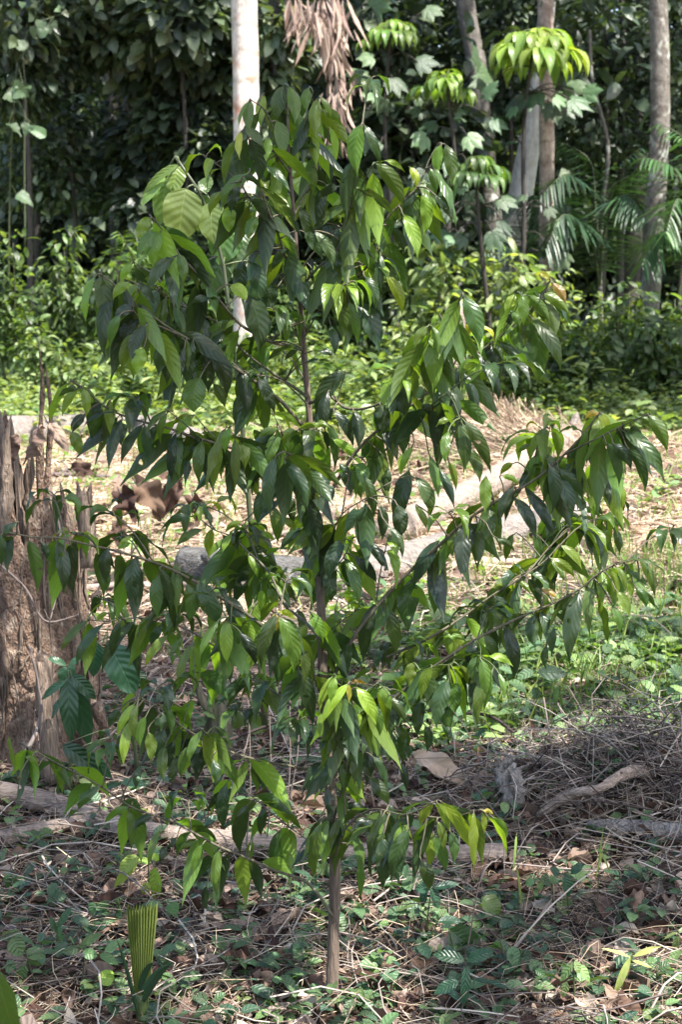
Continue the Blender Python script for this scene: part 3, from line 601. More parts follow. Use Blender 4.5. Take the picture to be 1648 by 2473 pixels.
bigleaf_plant('climber', 'climber with large pale heart-shaped leaves at the left edge of the forest', 'plant', [(20,700,18.5),(25,400,18.3),(40,150,17.9)],
  [(30,215,70,235,17.3,42,.45),(15,225,45,250,17.3,46,.5),(55,205,60,240,17.3,36,.6),(20,100,45,112,17.3,30,.8),(60,120,30,100,17.4,30,.5),(20,300,50,330,17.3,36,.3),(70,300,60,330,17.3,30,.4),(110,330,60,310,17.3,26,.6),(95,90,120,70,17.3,30,.5),(40,470,80,500,17.3,34,.4)], 'greybig')
bigleaf_plant('sapling', 'young forest tree with drooping leafy twig hanging into the top left corner', 'young tree', [(60,600,18),(62,250,18),(80,60,18),(130,40,18)],
  [(55,5,52,22,17.8,18,1.),(78,8,88,20,17.8,18,1.),(100,50,95,80,17.8,24,.9),(115,60,122,85,17.8,22,.9),(125,55,138,70,17.8,18,.8),(85,65,80,95,17.8,22,.6),(135,20,145,30,17.8,18,.9),(235,8,250,25,17.8,22,.9),(245,15,230,30,17.8,20,.8)], 'greybig')
# brown broken stump far back
def stump_small(name, label, px, py0, py1, Y, wpx, mat, seed, group=None, jag=.05):
    b = at(px, py0, Y); b[2] = float(gz(b[0], b[1])); top = at(px, py1, Y); r = wpx*Y/FPX/2
    t = thing(name, label, 'stump', b, group); mb = MB(); h = top[2]-b[2]
    tube(mb, spline([b-[0,0,.05], b+[0,0,h*.3], b+[0,0,h*.7], b+[r*.1,0,h]], 12), r*np.linspace(1.2,.95,12), 16, rough=.1, seed=seed); mb.build('bole', M[mat], t)
    mb = MB(); g = np.random.default_rng(seed)
    for _ in range(9):
        a = g.random()*6.28; q = b+[math.cos(a)*r*.7, math.sin(a)*r*.7, h*.93]; tube(mb, [q, q+[0,0,h*jag*.7], q+[g.normal()*.1*r, 0, h*jag*g.uniform(.7,2)]], [r*.28, r*.2, r*.04], 5)
    mb.build('splinters', M['stumpwood'], t); return t
stump_small('stump', 'reddish brown broken stump far back among the sunlit shrubs', 1097, 985, 742, 14.6, 50, 'warmlog', 111)
# ------------------------------------------------------------------ the sapling
YT = float(ground(801, 2449)[1])
TRUNK = [(801,2452),(803,2380),(806,2250),(809,2060),(796,1880),(783,1682),(777,1520),(772,1366),(760,1200),(751,1051),(738,890),(726,736),(713,560),(702,420),(696,320),(694,214)]
# branches: (pixels from the trunk outwards, how far the tip comes forward (-) or back (+), radius)
BR = [
 ([(703,390),(664,316),(640,266),(604,240)],-.10,.0030), ([(703,360),(727,322),(745,255),(756,222)],.08,.0026), ([(706,378),(728,335),(740,285),(775,228)],-.06,.0026),
 ([(697,280),(685,250),(682,215),(694,200)],.0,.002), ([(708,430),(680,390),(640,345),(590,312)],-.16,.0030),
 ([(722,700),(706,660),(690,620),(670,560),(651,515),(632,460),(600,410)],-.18,.0042), ([(670,560),(640,515),(610,490),(581,438)],-.22,.0030),
 ([(731,845),(700,835),(658,827),(620,808),(588,789),(540,738),(483,668),(435,617),(387,548),(362,520)],-.30,.0052),
 ([(740,960),(736,955),(679,915),(628,880),(575,835),(540,790),(451,744),(397,712),(378,690)],-.12,.0048), ([(451,744),(400,690),(360,655),(322,632)],.05,.003),
 ([(745,1047),(723,1020),(679,969),(611,918),(544,872),(499,837),(445,814),(371,766),(330,735),(290,700),(244,662)],-.34,.0058),
 ([(445,814),(390,790),(345,772),(320,740),(335,690)],-.36,.003),
 ([(760,1210),(700,1160),(600,1098),(524,1071),(467,1055),(403,1033),(349,1020),(291,1001),(243,976),(205,940),(175,922)],-.26,.0055),
 ([(483,1058),(438,1017),(406,992)],-.2,.0024), ([(540,1075),(511,1049),(470,1003)],-.12,.0024), ([(600,1098),(585,1070),(556,1040),(545,1025)],-.24,.0026),
 ([(757,1160),(720,1100),(690,1060),(665,1010),(655,990)],-.2,.003), ([(752,1060),(735,1040),(723,1034)],-.22,.0025), ([(758,1180),(720,1120),(690,1090)],-.3,.003),
 ([(778,1650),(735,1600),(700,1570),(620,1500),(560,1460),(472,1405),(395,1367),(341,1348),(277,1330),(198,1312),(137,1298),(77,1297),(10,1283)],-.42,.0060),
 ([(772,1540),(735,1500),(698,1469),(675,1437),(653,1386),(627,1357),(602,1335),(554,1293),(513,1277),(480,1250)],.30,.0052), ([(627,1357),(605,1310),(592,1270),(594,1255)],.3,.0025), ([(653,1386),(632,1400),(600,1365)],.26,.0025),
 ([(783,1700),(760,1640),(715,1560),(690,1510),(670,1478)],-.34,.0036), ([(560,1462),(551,1500),(548,1490)],-.36,.0022), ([(779,1560),(765,1510),(748,1476)],-.2,.0026),
 ([(790,1870),(700,1850),(620,1835),(520,1800),(440,1755),(385,1710),(335,1682)],-.30,.0046), ([(520,1800),(505,1780),(488,1760)],-.28,.002), ([(440,1755),(470,1640),(466,1560)],-.2,.0022),
 ([(786,1760),(700,1700),(560,1590),(470,1530),(400,1500),(330,1492),(250,1500),(214,1497)],.28,.0046),
 ([(806,2215),(740,2130),(657,2100),(604,2075),(520,2040),(430,1990),(310,1945),(240,1897),(150,1850),(40,1790)],-.12,.0048), ([(809,2080),(760,2040),(690,1990),(640,1950),(560,1880)],.16,.0034),
 # right
 ([(727,740),(766,731),(791,690),(836,680),(887,645),(906,610),(922,546),(970,490),(1013,445),(1038,384),(1057,350)],-.05,.0046),
 ([(724,700),(770,645),(814,606),(830,556),(845,500),(862,420),(875,300)],-.24,.0042), ([(711,520),(735,470),(765,410),(790,350)],.10,.003), ([(845,500),(870,455),(900,400)],-.2,.0025), ([(970,490),(1000,440),(1005,425)],-.05,.0022),
 ([(763,1240),(797,1190),(864,1087),(956,1004),(1024,956),(1092,900),(1155,852),(1203,817),(1238,788),(1299,728),(1331,677)],-.10,.0056), ([(1203,817),(1235,770),(1262,715)],-.12,.0026),
 ([(747,975),(790,955),(835,985),(924,972),(960,950),(1010,862),(1060,801),(1092,769),(1117,708)],-.28,.0050), ([(1010,862),(1036,820),(1040,788)],-.3,.0022), ([(956,1004),(1030,985),(1090,960),(1112,1010)],-.34,.0026),
 ([(784,1685),(859,1532),(917,1456),(977,1392),(1067,1312),(1118,1265),(1196,1212),(1253,1183),(1307,1148),(1365,1097),(1410,1050),(1448,997)],-.20,.0066),
 ([(1365,1097),(1440,1060),(1500,1030),(1566,1000)],-.3,.003), ([(1307,1148),(1318,1095),(1330,1028)],-.1,.0026), ([(1253,1183),(1290,1120),(1300,1090)],-.1,.002), ([(1410,1052),(1440,1100),(1468,1145)],-.1,.002),
 ([(788,1730),(880,1620),(1035,1542),(1100,1502),(1189,1438),(1272,1387),(1330,1342),(1352,1315)],.22,.0052), ([(1272,1387),(1350,1300),(1420,1255),(1475,1250)],.34,.003), ([(1300,1365),(1350,1290),(1380,1234)],.36,.0025),
 ([(794,1900),(850,1800),(990,1655),(1100,1575),(1151,1543),(1247,1495),(1342,1454),(1403,1422),(1440,1390),(1492,1362),(1540,1350)],-.14,.0060), ([(1151,1543),(1160,1560),(1162,1588)],-.2,.002), ([(1100,1575),(1095,1600),(1060,1606)],-.22,.002),
 ([(803,1990),(828,1900),(845,1800),(852,1720),(843,1648)],-.28,.0046), ([(846,1790),(880,1700),(915,1652),(943,1680)],-.26,.0026), ([(848,1760),(820,1680),(808,1632)],-.3,.002),
 ([(806,2075),(845,1990),(900,1955),(990,1965),(1055,1934)],-.36,.0040), ([(990,1965),(1080,1975),(1160,1955)],-.38,.0028), ([(804,2020),(800,1975),(795,1972)],-.1,.0028), ([(770,1330),(800,1290),(840,1230),(890,1200)],-.2,.003), ([(773,1400),(795,1380),(834,1340),(850,1300)],-.16,.003),
 ([(1000,1655),(1015,1620),(1043,1605)],-.2,.002), ([(783,1690),(800,1500),(840,1460),(900,1440)],.15,.0026), ([(765,1275),(745,1225),(735,1190)],-.12,.002),
]
LEAVES = """
691 206 671 288 38 m;697 209 711 288 34 n;746 212 742 263 26 n;770 237 769 327 32 y;772 234 797 280 14 n;606 242 603 314 28 m;603 242 579 304 12 y;638 228 632 301 26 y;590 311 632 352 26 m;601 336 622 429 42 d;584 317 580 378 18 r;568 339 545 438 24 n;667 292 679 371 36 n;651 333 644 384 26 n;638 397 695 457 22 d;640 385 672 402 14 m;603 413 541 499 40 m;588 425 628 455 16 d;536 460 510 515 26 n;581 451 561 508 28 d;561 499 555 553 34 y;590 480 622 492 14 d;647 515 584 523 18 d;622 524 603 570 30 n;708 371 762 362 20 d;750 416 705 438 14 y;756 403 756 461 26 n;772 352 768 400 22 y;791 346 794 390 24 n;788 451 772 550 34 d;746 464 714 540 24 n;
874 300 866 413 44 m;879 301 917 394 22 d;780 269 818 295 24 n;796 308 808 387 18 y;853 387 840 518 34 d;805 394 802 445 18 g;816 451 776 477 26 d;907 394 965 493 40 m;917 390 971 413 14 y;1006 432 1049 499 32 n;989 403 1003 451 20 r;1067 349 1060 420 28 n;1076 349 1089 437 34 m;1038 406 1051 464 24 m;1048 406 1095 531 28 m;1051 470 1089 531 26 d;1019 470 1022 560 32 y;863 456 946 528 22 d;974 518 1005 613 34 Y;1013 461 974 518 18 d;944 550 973 604 28 d;
814 607 810 664 44 g;779 540 820 607 38 g;737 639 737 731 28 y;759 636 779 728 34 y;791 706 830 795 42 m;858 725 909 837 52 d;842 728 861 824 26 o;932 620 957 690 30 d;919 613 919 690 28 d;933 664 967 750 30 Y;881 668 909 731 26 d;823 604 897 626 22 d;820 660 858 676 14 d;740 875 820 897 18 g;835 896 771 995 42 d;727 843 651 875 22 d;720 846 690 870 14 d;750 849 801 862 20 d;725 772 655 790 20 d;737 776 807 779 14 d;692 782 692 820 20 n;798 782 807 852 24 d;645 604 625 668 28 n;600 629 630 720 44 g;658 683 626 789 36 g;595 712 622 835 62 d;585 629 579 712 40 d;556 687 590 720 32 Y;525 620 478 670 32 g;672 690 640 760 36 d;700 600 660 650 26 d;735 560 775 620 30 d;760 560 800 640 30 m;680 520 650 590 30 d;725 500 745 580 28 d;
390 550 340 635 38 m;390 556 374 642 36 n;364 527 338 570 30 n;320 636 295 680 20 n;242 661 250 776 42 m;231 664 212 773 24 n;274 699 256 846 36 d;279 696 260 744 18 m;314 680 277 720 26 y;333 684 368 731 22 g;426 617 362 700 32 d;483 668 403 696 26 m;478 664 416 667 13 d;333 731 375 820 28 d;320 738 282 770 28 d;339 770 282 837 30 d;352 786 323 865 34 d;310 808 320 904 42 y;346 840 333 894 38 y;422 814 387 897 46 d;467 821 460 925 40 d;450 820 451 888 16 n;510 845 543 947 44 d;578 890 592 995 36 d;624 912 660 992 30 d;634 953 599 1027 26 y;577 953 570 1024 18 d;422 905 409 988 32 d;483 912 470 985 60 o;515 928 540 979 28 o;572 776 489 833 26 n;528 722 461 741 20 d;451 744 429 789 32 g;457 747 461 789 26 n;360 690 350 760 28 n;380 700 365 780 30 d;400 720 395 800 30 m;420 740 440 800 26 m;470 760 500 820 28 d;540 800 515 860 30 d;430 610 440 680 28 n;500 690 520 750 26 m;300 700 305 790 30 d;290 760 270 830 28 m;330 800 300 890 32 y;380 830 400 920 36 d;445 840 430 930 34 d;490 850 500 940 34 d;
167 925 124 1014 18 y;189 937 154 998 22 y;199 937 205 1001 26 y;177 920 218 931 10 y;224 931 253 950 10 y;195 938 145 960 18 m;208 998 177 1043 26 d;240 976 231 1004 28 d;266 966 266 1040 28 y;279 995 212 1024 16 d;173 1043 189 1090 30 n;295 1011 266 1122 32 d;304 1011 295 1071 28 d;346 1024 298 1110 28 d;349 1027 355 1106 26 d;381 1027 355 1097 24 d;403 992 358 1040 18 m;403 998 390 1062 20 n;467 1003 422 1027 16 y;464 1008 432 1046 26 n;425 1043 416 1154 28 d;438 1046 435 1145 32 o;479 1062 451 1164 26 d;489 1062 483 1157 32 m;546 1033 505 1164 26 y;534 1075 518 1170 32 n;
557 1033 545 1087 22 n;567 1059 567 1170 26 y;580 1052 589 1126 30 y;607 1059 637 1170 30 m;679 1043 653 1119 32 m;675 1036 631 1058 20 n;659 1001 720 1033 22 n;723 1036 790 1036 26 y;761 1036 784 1090 28 y;685 1110 736 1218 36 d;666 1103 656 1234 34 d;707 1084 742 1200 28 d;752 1142 795 1205 48 g;806 992 848 1071 26 d;854 992 864 1075 34 d;918 976 924 1040 36 d;921 1036 956 1106 28 g;803 1059 870 1122 24 y;793 944 787 1033 32 d;793 1024 806 1122 28 d;883 1122 860 1167 36 m;988 1084 969 1135 20 y;891 1220 840 1284 38 g;840 1130 870 1200 34 m;820 1120 845 1190 34 d;640 1090 600 1170 32 d;690 1180 705 1260 30 d;640 1180 625 1260 32 d;880 1150 900 1240 30 m;940 1130 935 1200 30 d;
1029 810 1044 932 48 n;1034 788 1006 836 24 n;1044 788 1057 846 20 m;1063 804 1108 881 36 m;1057 855 1092 935 30 m;1120 715 1155 826 46 m;1085 772 1146 877 26 d;1060 760 1047 782 16 y;1175 830 1197 881 36 d;1155 855 1200 960 32 d;1203 823 1261 893 26 d;1190 830 1210 865 20 m;1245 708 1226 760 26 y;1261 712 1264 779 28 n;1235 753 1254 791 18 m;1224 756 1232 782 22 d;1273 769 1296 909 46 m;1283 766 1347 881 38 m;1277 715 1324 775 28 m;1312 708 1369 756 30 n;1318 731 1340 806 38 m;1334 683 1363 728 26 r;1331 676 1294 667 16 r;1264 779 1267 833 18 n;
995 924 982 1004 32 m;1017 933 1008 988 34 d;1059 940 1059 1020 38 d;1084 937 1103 1016 26 d;1103 898 1100 956 24 d;1119 898 1145 1007 28 d;1020 978 1055 1020 28 g;957 1004 972 1090 44 d;926 978 966 996 20 d;912 981 918 1039 36 d;1049 1026 1055 1125 32 m;1094 1013 1058 1029 16 y;1084 1039 1078 1112 26 n;1111 1016 1119 1128 34 m;1122 1016 1180 1131 34 m;1132 1083 1157 1157 28 m;1039 1102 1057 1192 28 m;1062 1134 1094 1217 24 d;1084 1115 1100 1179 18 y;998 1077 972 1141 20 y;988 1131 958 1260 46 d;1004 1153 1036 1236 36 m;985 920 975 1000 34 d;960 940 950 1000 28 d;
1173 1150 1173 1233 34 n;1244 1174 1209 1257 28 g;1269 1177 1330 1285 32 d;1240 1199 1288 1292 32 d;1186 1221 1183 1304 42 o;1327 1123 1333 1225 34 d;1349 1148 1378 1241 36 d;1349 1132 1403 1202 28 d;1378 1116 1403 1190 26 d;1422 1110 1467 1215 30 d;1419 1037 1403 1167 30 m;1445 1008 1445 1126 44 y;1451 995 1512 1094 24 y;1449 995 1416 1013 18 r;1454 1001 1467 1040 20 r;1464 1068 1492 1164 28 m;1515 1078 1553 1180 26 d;1483 1072 1521 1129 30 d;1502 1037 1594 1148 42 m;1505 1021 1575 1037 20 m;1566 1001 1607 1084 34 m;1470 1151 1486 1234 28 y;1492 1164 1502 1225 22 y;1320 1033 1285 1097 26 y;1336 1027 1346 1100 30 n;1397 1037 1355 1046 16 m;1301 1097 1282 1158 24 m;1320 1097 1346 1151 24 m;1285 1072 1253 1094 14 m;1240 1119 1212 1145 18 y;1209 1148 1247 1170 16 y;1279 1142 1260 1183 22 d;1346 1218 1352 1257 20 y;1378 1234 1394 1282 22 m;1394 1234 1448 1250 18 m;1422 1209 1454 1244 18 m;1480 1250 1483 1279 18 m;1486 1250 1505 1282 14 m;1467 1276 1460 1330 32 y;1486 1276 1496 1333 24 m;1360 1200 1370 1270 26 m;1330 1230 1320 1300 26 m;1400 1260 1430 1310 22 m;1440 1290 1450 1350 24 d;
1119 1266 1119 1390 44 d;1128 1262 1133 1317 30 w;1154 1269 1154 1365 38 o;1194 1438 1228 1518 38 d;1218 1511 1237 1629 38 d;1253 1400 1279 1432 16 n;1275 1397 1304 1460 28 d;1256 1406 1247 1527 28 d;1330 1349 1384 1393 26 y;1333 1355 1361 1400 16 n;1355 1317 1400 1368 22 y;1403 1425 1380 1585 44 d;1435 1393 1428 1521 32 m;1454 1371 1454 1454 28 y;1470 1371 1486 1445 22 Y;1489 1368 1508 1422 18 n;1492 1429 1518 1483 26 y;1495 1358 1590 1375 22 m;1543 1346 1578 1435 24 n;1518 1378 1559 1413 18 m;1511 1384 1524 1438 20 y;1537 1419 1559 1460 24 m;1550 1425 1580 1464 16 m;1479 1460 1495 1527 22 m;1441 1438 1464 1547 20 m;1291 1486 1290 1550 36 d;1304 1476 1330 1572 32 d;1322 1560 1320 1610 22 d;1374 1432 1374 1486 30 d;1307 1422 1342 1445 14 r;1310 1432 1317 1486 22 y;1200 1300 1240 1330 18 m;1240 1290 1225 1350 22 m;1290 1290 1300 1350 24 m;1340 1240 1335 1310 28 d;1300 1390 1340 1430 18 n;1390 1380 1420 1430 18 y;
1161 1590 1168 1702 36 m;1193 1613 1158 1737 36 o;1205 1625 1216 1680 16 n;1085 1641 1059 1747 44 d;1104 1648 1101 1712 36 m;1094 1708 1085 1779 28 m;1104 1606 1088 1661 20 y;1107 1606 1139 1667 22 y;1043 1610 1021 1680 30 y;1034 1645 1047 1699 26 y;1011 1654 999 1718 20 y;1021 1680 1011 1772 34 d;1027 1753 1031 1810 24 d;1000 1600 990 1650 30 y;1164 1585 1231 1607 22 y;1154 1585 1145 1640 28 m;1170 1534 1199 1590 28 o;1148 1550 1135 1604 28 d;1060 1540 1120 1550 18 n;1075 1520 1085 1580 24 n;1100 1600 1110 1680 26 m;1130 1600 1150 1690 28 m;
807 1632 776 1712 20 Y;842 1651 785 1740 28 Y;811 1635 801 1690 26 Y;862 1661 903 1740 36 Y;839 1651 842 1692 14 r;849 1648 881 1654 14 r;858 1641 903 1622 14 n;868 1721 868 1753 16 Y;779 1721 775 1775 16 Y;884 1740 916 1798 24 m;913 1654 941 1712 28 n;929 1692 967 1753 28 g;941 1683 976 1740 22 m;922 1696 938 1779 32 m;954 1753 983 1804 26 m;938 1769 941 1830 32 d;960 1779 970 1839 28 d;996 1775 992 1830 26 d;836 1747 827 1810 28 d;881 1756 884 1884 42 d;900 1826 929 1900 20 d;893 1877 935 1938 36 m;817 1836 779 1906 30 d;791 1903 798 1970 28 d;830 1823 830 1897 18 m;849 1836 855 1887 26 m;967 1842 980 1903 22 g;820 1690 800 1750 26 n;900 1700 915 1770 30 m;
1047 1938 1018 1989 28 Y;1056 1938 1082 2002 26 Y;1066 1936 1142 2062 36 Y;1027 1992 1034 2088 34 Y;1056 1983 1069 2046 24 n;1047 2018 1072 2097 32 m;1145 1964 1145 2085 22 Y;1165 1960 1168 2008 16 Y;1177 1970 1219 2053 20 Y;1190 1973 1222 2018 22 n;1165 1957 1190 1968 12 r;1088 2008 1094 2078 28 m;992 1983 954 2043 26 n;954 1999 948 2078 18 y;986 2002 950 2110 46 d;924 2018 924 2133 46 d;971 2023 966 2123 46 d;871 2060 871 2160 22 m;1018 2081 1034 2139 36 m;928 2011 919 2062 24 m;941 1944 954 1999 24 g;928 1964 900 2097 26 m;827 1944 890 1976 26 g;916 1979 855 2005 26 g;804 1976 750 2015 24 m;795 1976 769 2078 36 m;823 1976 801 2046 24 m;855 2015 871 2097 28 m;
586 1258 548 1284 18 y;602 1258 637 1284 20 y;594 1261 586 1310 16 y;630 1287 660 1305 16 y;513 1277 506 1341 26 y;541 1319 535 1427 38 n;602 1363 586 1418 24 g;493 1277 433 1316 26 m;481 1249 398 1277 22 g;427 1354 427 1469 28 n;385 1373 411 1469 30 d;382 1389 382 1482 36 o;452 1408 455 1497 34 o;476 1402 525 1501 46 d;541 1437 573 1523 42 d;631 1424 631 1469 20 y;647 1418 666 1466 26 y;621 1456 618 1526 36 n;669 1482 635 1600 38 m;675 1491 705 1610 46 n;669 1478 710 1497 20 r;662 1480 666 1518 20 r;720 1472 729 1548 24 m;749 1478 777 1545 32 n;548 1497 548 1593 36 n;529 1497 487 1580 22 n;519 1529 525 1568 14 n;580 1526 615 1600 30 d;643 1520 653 1571 36 d;732 1274 682 1325 24 d;749 1220 765 1306 42 d;656 1220 668 1303 32 o;685 1252 710 1278 20 y;834 1303 799 1392 40 d;780 1399 799 1443 28 d;789 1379 799 1443 36 d;875 1297 933 1386 26 d;856 1344 904 1402 32 d;834 1348 863 1450 32 m;834 1408 882 1446 20 d;904 1459 882 1587 40 d;923 1456 952 1571 38 o;1060 1306 1006 1408 40 d;997 1399 987 1513 56 d;1041 1363 1048 1475 40 o;920 1220 923 1297 30 d;936 1268 968 1341 22 m;961 1220 965 1290 42 d;1003 1220 1028 1274 20 y;847 1552 837 1640 38 d;840 1513 850 1545 22 y;1100 1283 1095 1340 24 n;560 1290 540 1330 18 y;610 1300 650 1330 18 y;580 1310 560 1360 18 n;640 1340 690 1330 20 n;600 1340 620 1390 20 y;550 1300 510 1340 18 y;650 1390 690 1430 20 n;
730 1562 736 1641 26 m;720 1609 752 1737 42 d;647 1514 650 1616 32 d;672 1555 672 1648 32 d;618 1629 621 1715 24 n;535 1597 535 1645 20 n;577 1571 583 1622 30 d;745 1640 760 1700 24 g;800 1590 790 1660 28 d;
326 1672 297 1717 18 y;326 1698 287 1774 22 y;332 1698 329 1781 24 n;316 1739 300 1838 28 y;357 1768 361 1832 32 n;393 1704 412 1768 26 m;383 1717 386 1760 32 d;396 1762 386 1830 38 d;399 1800 396 1880 30 m;488 1762 459 1835 24 n;520 1755 555 1803 22 m;501 1787 565 1890 42 o;488 1803 479 1860 36 d;434 1822 418 1890 28 d;514 1835 520 1890 28 d;290 1713 265 1755 24 d;463 1554 428 1653 24 y;469 1554 469 1663 30 n;352 1730 340 1800 26 m;420 1790 410 1850 28 d;460 1800 440 1870 26 m;540 1850 520 1900 26 d;340 1850 330 1900 22 d;
214 1497 153 1568 24 n;252 1504 191 1600 26 d;325 1500 255 1610 30 m;360 1485 332 1571 28 n;392 1510 367 1555 24 g;408 1533 357 1605 24 n;310 1532 332 1627 28 d;260 1480 235 1500 14 n;225 1480 250 1500 12 y;290 1500 270 1580 26 d;440 1540 420 1600 22 m;
29 1293 19 1373 32 d;3 1290 3 1360 30 d;67 1303 86 1418 38 o;137 1303 150 1418 38 d;182 1306 179 1427 42 d;156 1332 156 1424 20 m;262 1322 260 1402 32 d;242 1354 255 1424 28 o;332 1344 330 1450 42 d;332 1316 287 1328 16 n;320 1295 288 1320 12 y;41 1261 13 1290 24 d;100 1310 112 1345 20 g;
242 1897 173 1970 28 m;310 1949 257 1986 22 n;310 1955 315 2044 24 m;368 1965 325 2002 22 d;389 2002 363 2081 22 n;426 2023 389 2081 28 d;531 2049 526 2160 30 n;478 2023 436 2055 18 n;489 2039 470 2100 22 n;499 2139 497 2202 20 g;678 2002 673 2107 30 d;599 1944 583 2049 42 d;641 1949 631 2012 26 d;547 1892 541 1991 36 d;578 1860 578 1912 28 d;610 2030 605 2080 20 n;751 1860 751 1918 24 m;778 1981 762 2112 28 n;40 1880 20 1790 18 n;90 1850 60 1830 14 n;
"""
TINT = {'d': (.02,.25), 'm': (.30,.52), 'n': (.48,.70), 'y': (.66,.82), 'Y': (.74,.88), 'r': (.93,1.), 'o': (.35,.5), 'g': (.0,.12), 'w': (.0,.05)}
gs = np.random.default_rng(2024)
sap = thing('sapling', 'tall slender young tree with long drooping glossy leaves, standing in front of everything else', 'young tree', ground(801, 2449))
tp = np.array([at(px, py, YT + .02*math.sin(i*.9)) for i, (px, py) in enumerate(TRUNK)]); tp[0,2] = float(gz(tp[0,0], tp[0,1])) - .04
tpth = spline(tp, 90)
mb = MB(); tr = np.interp(np.linspace(0,1,90), [0,.018,.05,.15,.4,.7,.9,1], [.024,.0152,.0130,.0116,.0100,.0060,.0032,.0018])
tube(mb, tpth, tr, 14, rough=.07, seed=4); sap_trunk = mb.build('trunk', M['sapbark'], sap)
TRpx = np.array(TRUNK, float)
paths = []
for pts, dy, r in BR:
    K = len(pts); px = np.array(pts, float)
    d = np.concatenate([[0], np.cumsum(np.hypot(*np.diff(px, axis=0).T))]); d /= d[-1]
    # a side twig starts where its parent branch is
    near = None
    y0 = YT
    if paths:
        for q in paths:
            e = np.hypot(q['px'][:,0]-px[0,0], q['px'][:,1]-px[0,1]); i = int(e.argmin())
            if e[i] < 14 and np.hypot(TRpx[:,0]-px[0,0], TRpx[:,1]-px[0,1]).min() > 45:
                if near is None or e[i] < near: near = e[i]; y0 = q['w'][i,1]
    Ys = y0 + (YT+dy-y0)*d**.8 + .012*np.sin(d*9+dy*40)*(d > 0)
    w = spline(np.array([at(px[i,0], px[i,1], Ys[i]) for i in range(K)]), 36)
    # keep the picture position of the smooth curve for finding the nearest branch
    rel = w - [0,0,CAMZ]; zc = rel@FW; pp = np.stack([CX + FPX*(rel@RT)/zc, CY - FPX*(rel@UPV)/zc], -1)
    paths.append(dict(px=pp, w=w, r=r, mb=MB(), lf=MB(), n=0))
    tube(paths[-1]['mb'], w, np.linspace(r*.68, max(r*.25,.0008), 36), 6, tint=.15+.5*(r < .003), rough=.08, seed=len(paths))
trel = tpth - [0,0,CAMZ]; tz = trel@FW; tpx = np.stack([CX + FPX*(trel@RT)/tz, CY - FPX*(trel@UPV)/tz], -1)
for row in LEAVES.replace('\n', '').split(';'):
    q = row.split()
    if len(q) < 6: continue
    bx, by, tx, ty, w = map(float, q[:5]); k = q[5]
    best = None
    for pth in paths:
        e = np.hypot(pth['px'][6:,0]-bx, pth['px'][6:,1]-by); i = int(e.argmin()) + 6
        if best is None or e[i-6] < best[0]: best = (e[i-6], pth, i)
    e, pth, i = best; a = pth['w'][i]; Yb = a[1] + gs.normal()*.02*(1+min(e, 120)/60)
    tx += (tx-bx)*.14; ty += (ty-by)*.14; B = at(bx, by, Yb); Lpx = math.hypot(tx-bx, ty-by); Lw = Lpx*Yb/FPX
    T = at(tx, ty, Yb + gs.uniform(-.30,.22)*Lw)
    L = np.linalg.norm(T-B); W = max(w*Yb/FPX*1.02, .22*L); ca = min(1., w*Yb/FPX*1.02/W); yaw = math.acos(ca)*gs.choice([-1,1]) + gs.normal()*.12
    wd = RT*math.cos(yaw) + np.array([0,1,0])*math.sin(yaw)
    sx = np.sign(tx-bx); down = max(0., (ty-by)/max(Lpx,1))
    arch = -np.array([0,1,0])*gs.uniform(.02,.16)*L + RT*sx*.07*L*down + Z*L*(.05+.16*(1-down))
    arch += RT*gs.normal()*.02*L
    # petiole from the twig to the blade
    mid = (a+B)/2 + Z*.10*np.linalg.norm(B-a)
    tube(pth['mb'], spline([a, mid, B, B+(T-B)*.06+arch*.18], 7), np.linspace(.0017,.0011,7), 5, tint=.75, cap=False)
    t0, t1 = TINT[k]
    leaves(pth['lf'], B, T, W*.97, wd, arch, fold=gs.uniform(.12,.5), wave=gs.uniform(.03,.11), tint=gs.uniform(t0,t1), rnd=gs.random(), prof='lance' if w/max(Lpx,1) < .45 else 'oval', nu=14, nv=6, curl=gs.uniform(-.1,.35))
    pth['n'] += 1
# small inner leaves and young tips that no one leaf in the photo stands for
for pth in paths:
    L = np.linalg.norm(np.diff(pth['w'], axis=0), axis=1).sum(); n = int(L*29+2)
    for _ in range(n):
        i = int(gs.integers(10, 36)); a = pth['w'][i]; ln = gs.uniform(.075,.14)
        out = np.array([gs.normal()*.5, gs.uniform(-.2,.9), -.85]); out /= np.linalg.norm(out)
        B = a + out*.012 + np.array([0,.015,0]); T = B + out*ln
        wd = nrm(np.array([1., gs.normal()*.6, 0]))
        tube(pth['mb'], np.array([a, (a+B)/2, B]), .0011, 4, tint=.7, cap=False)
        leaves(pth['lf'], B, T, ln*.28, wd, np.array([0,.12,.06])*ln, fold=.3, wave=.03, tint=gs.choice([gs.uniform(.05,.4), gs.uniform(.4,.75)]), rnd=gs.random(), nu=8, nv=4)
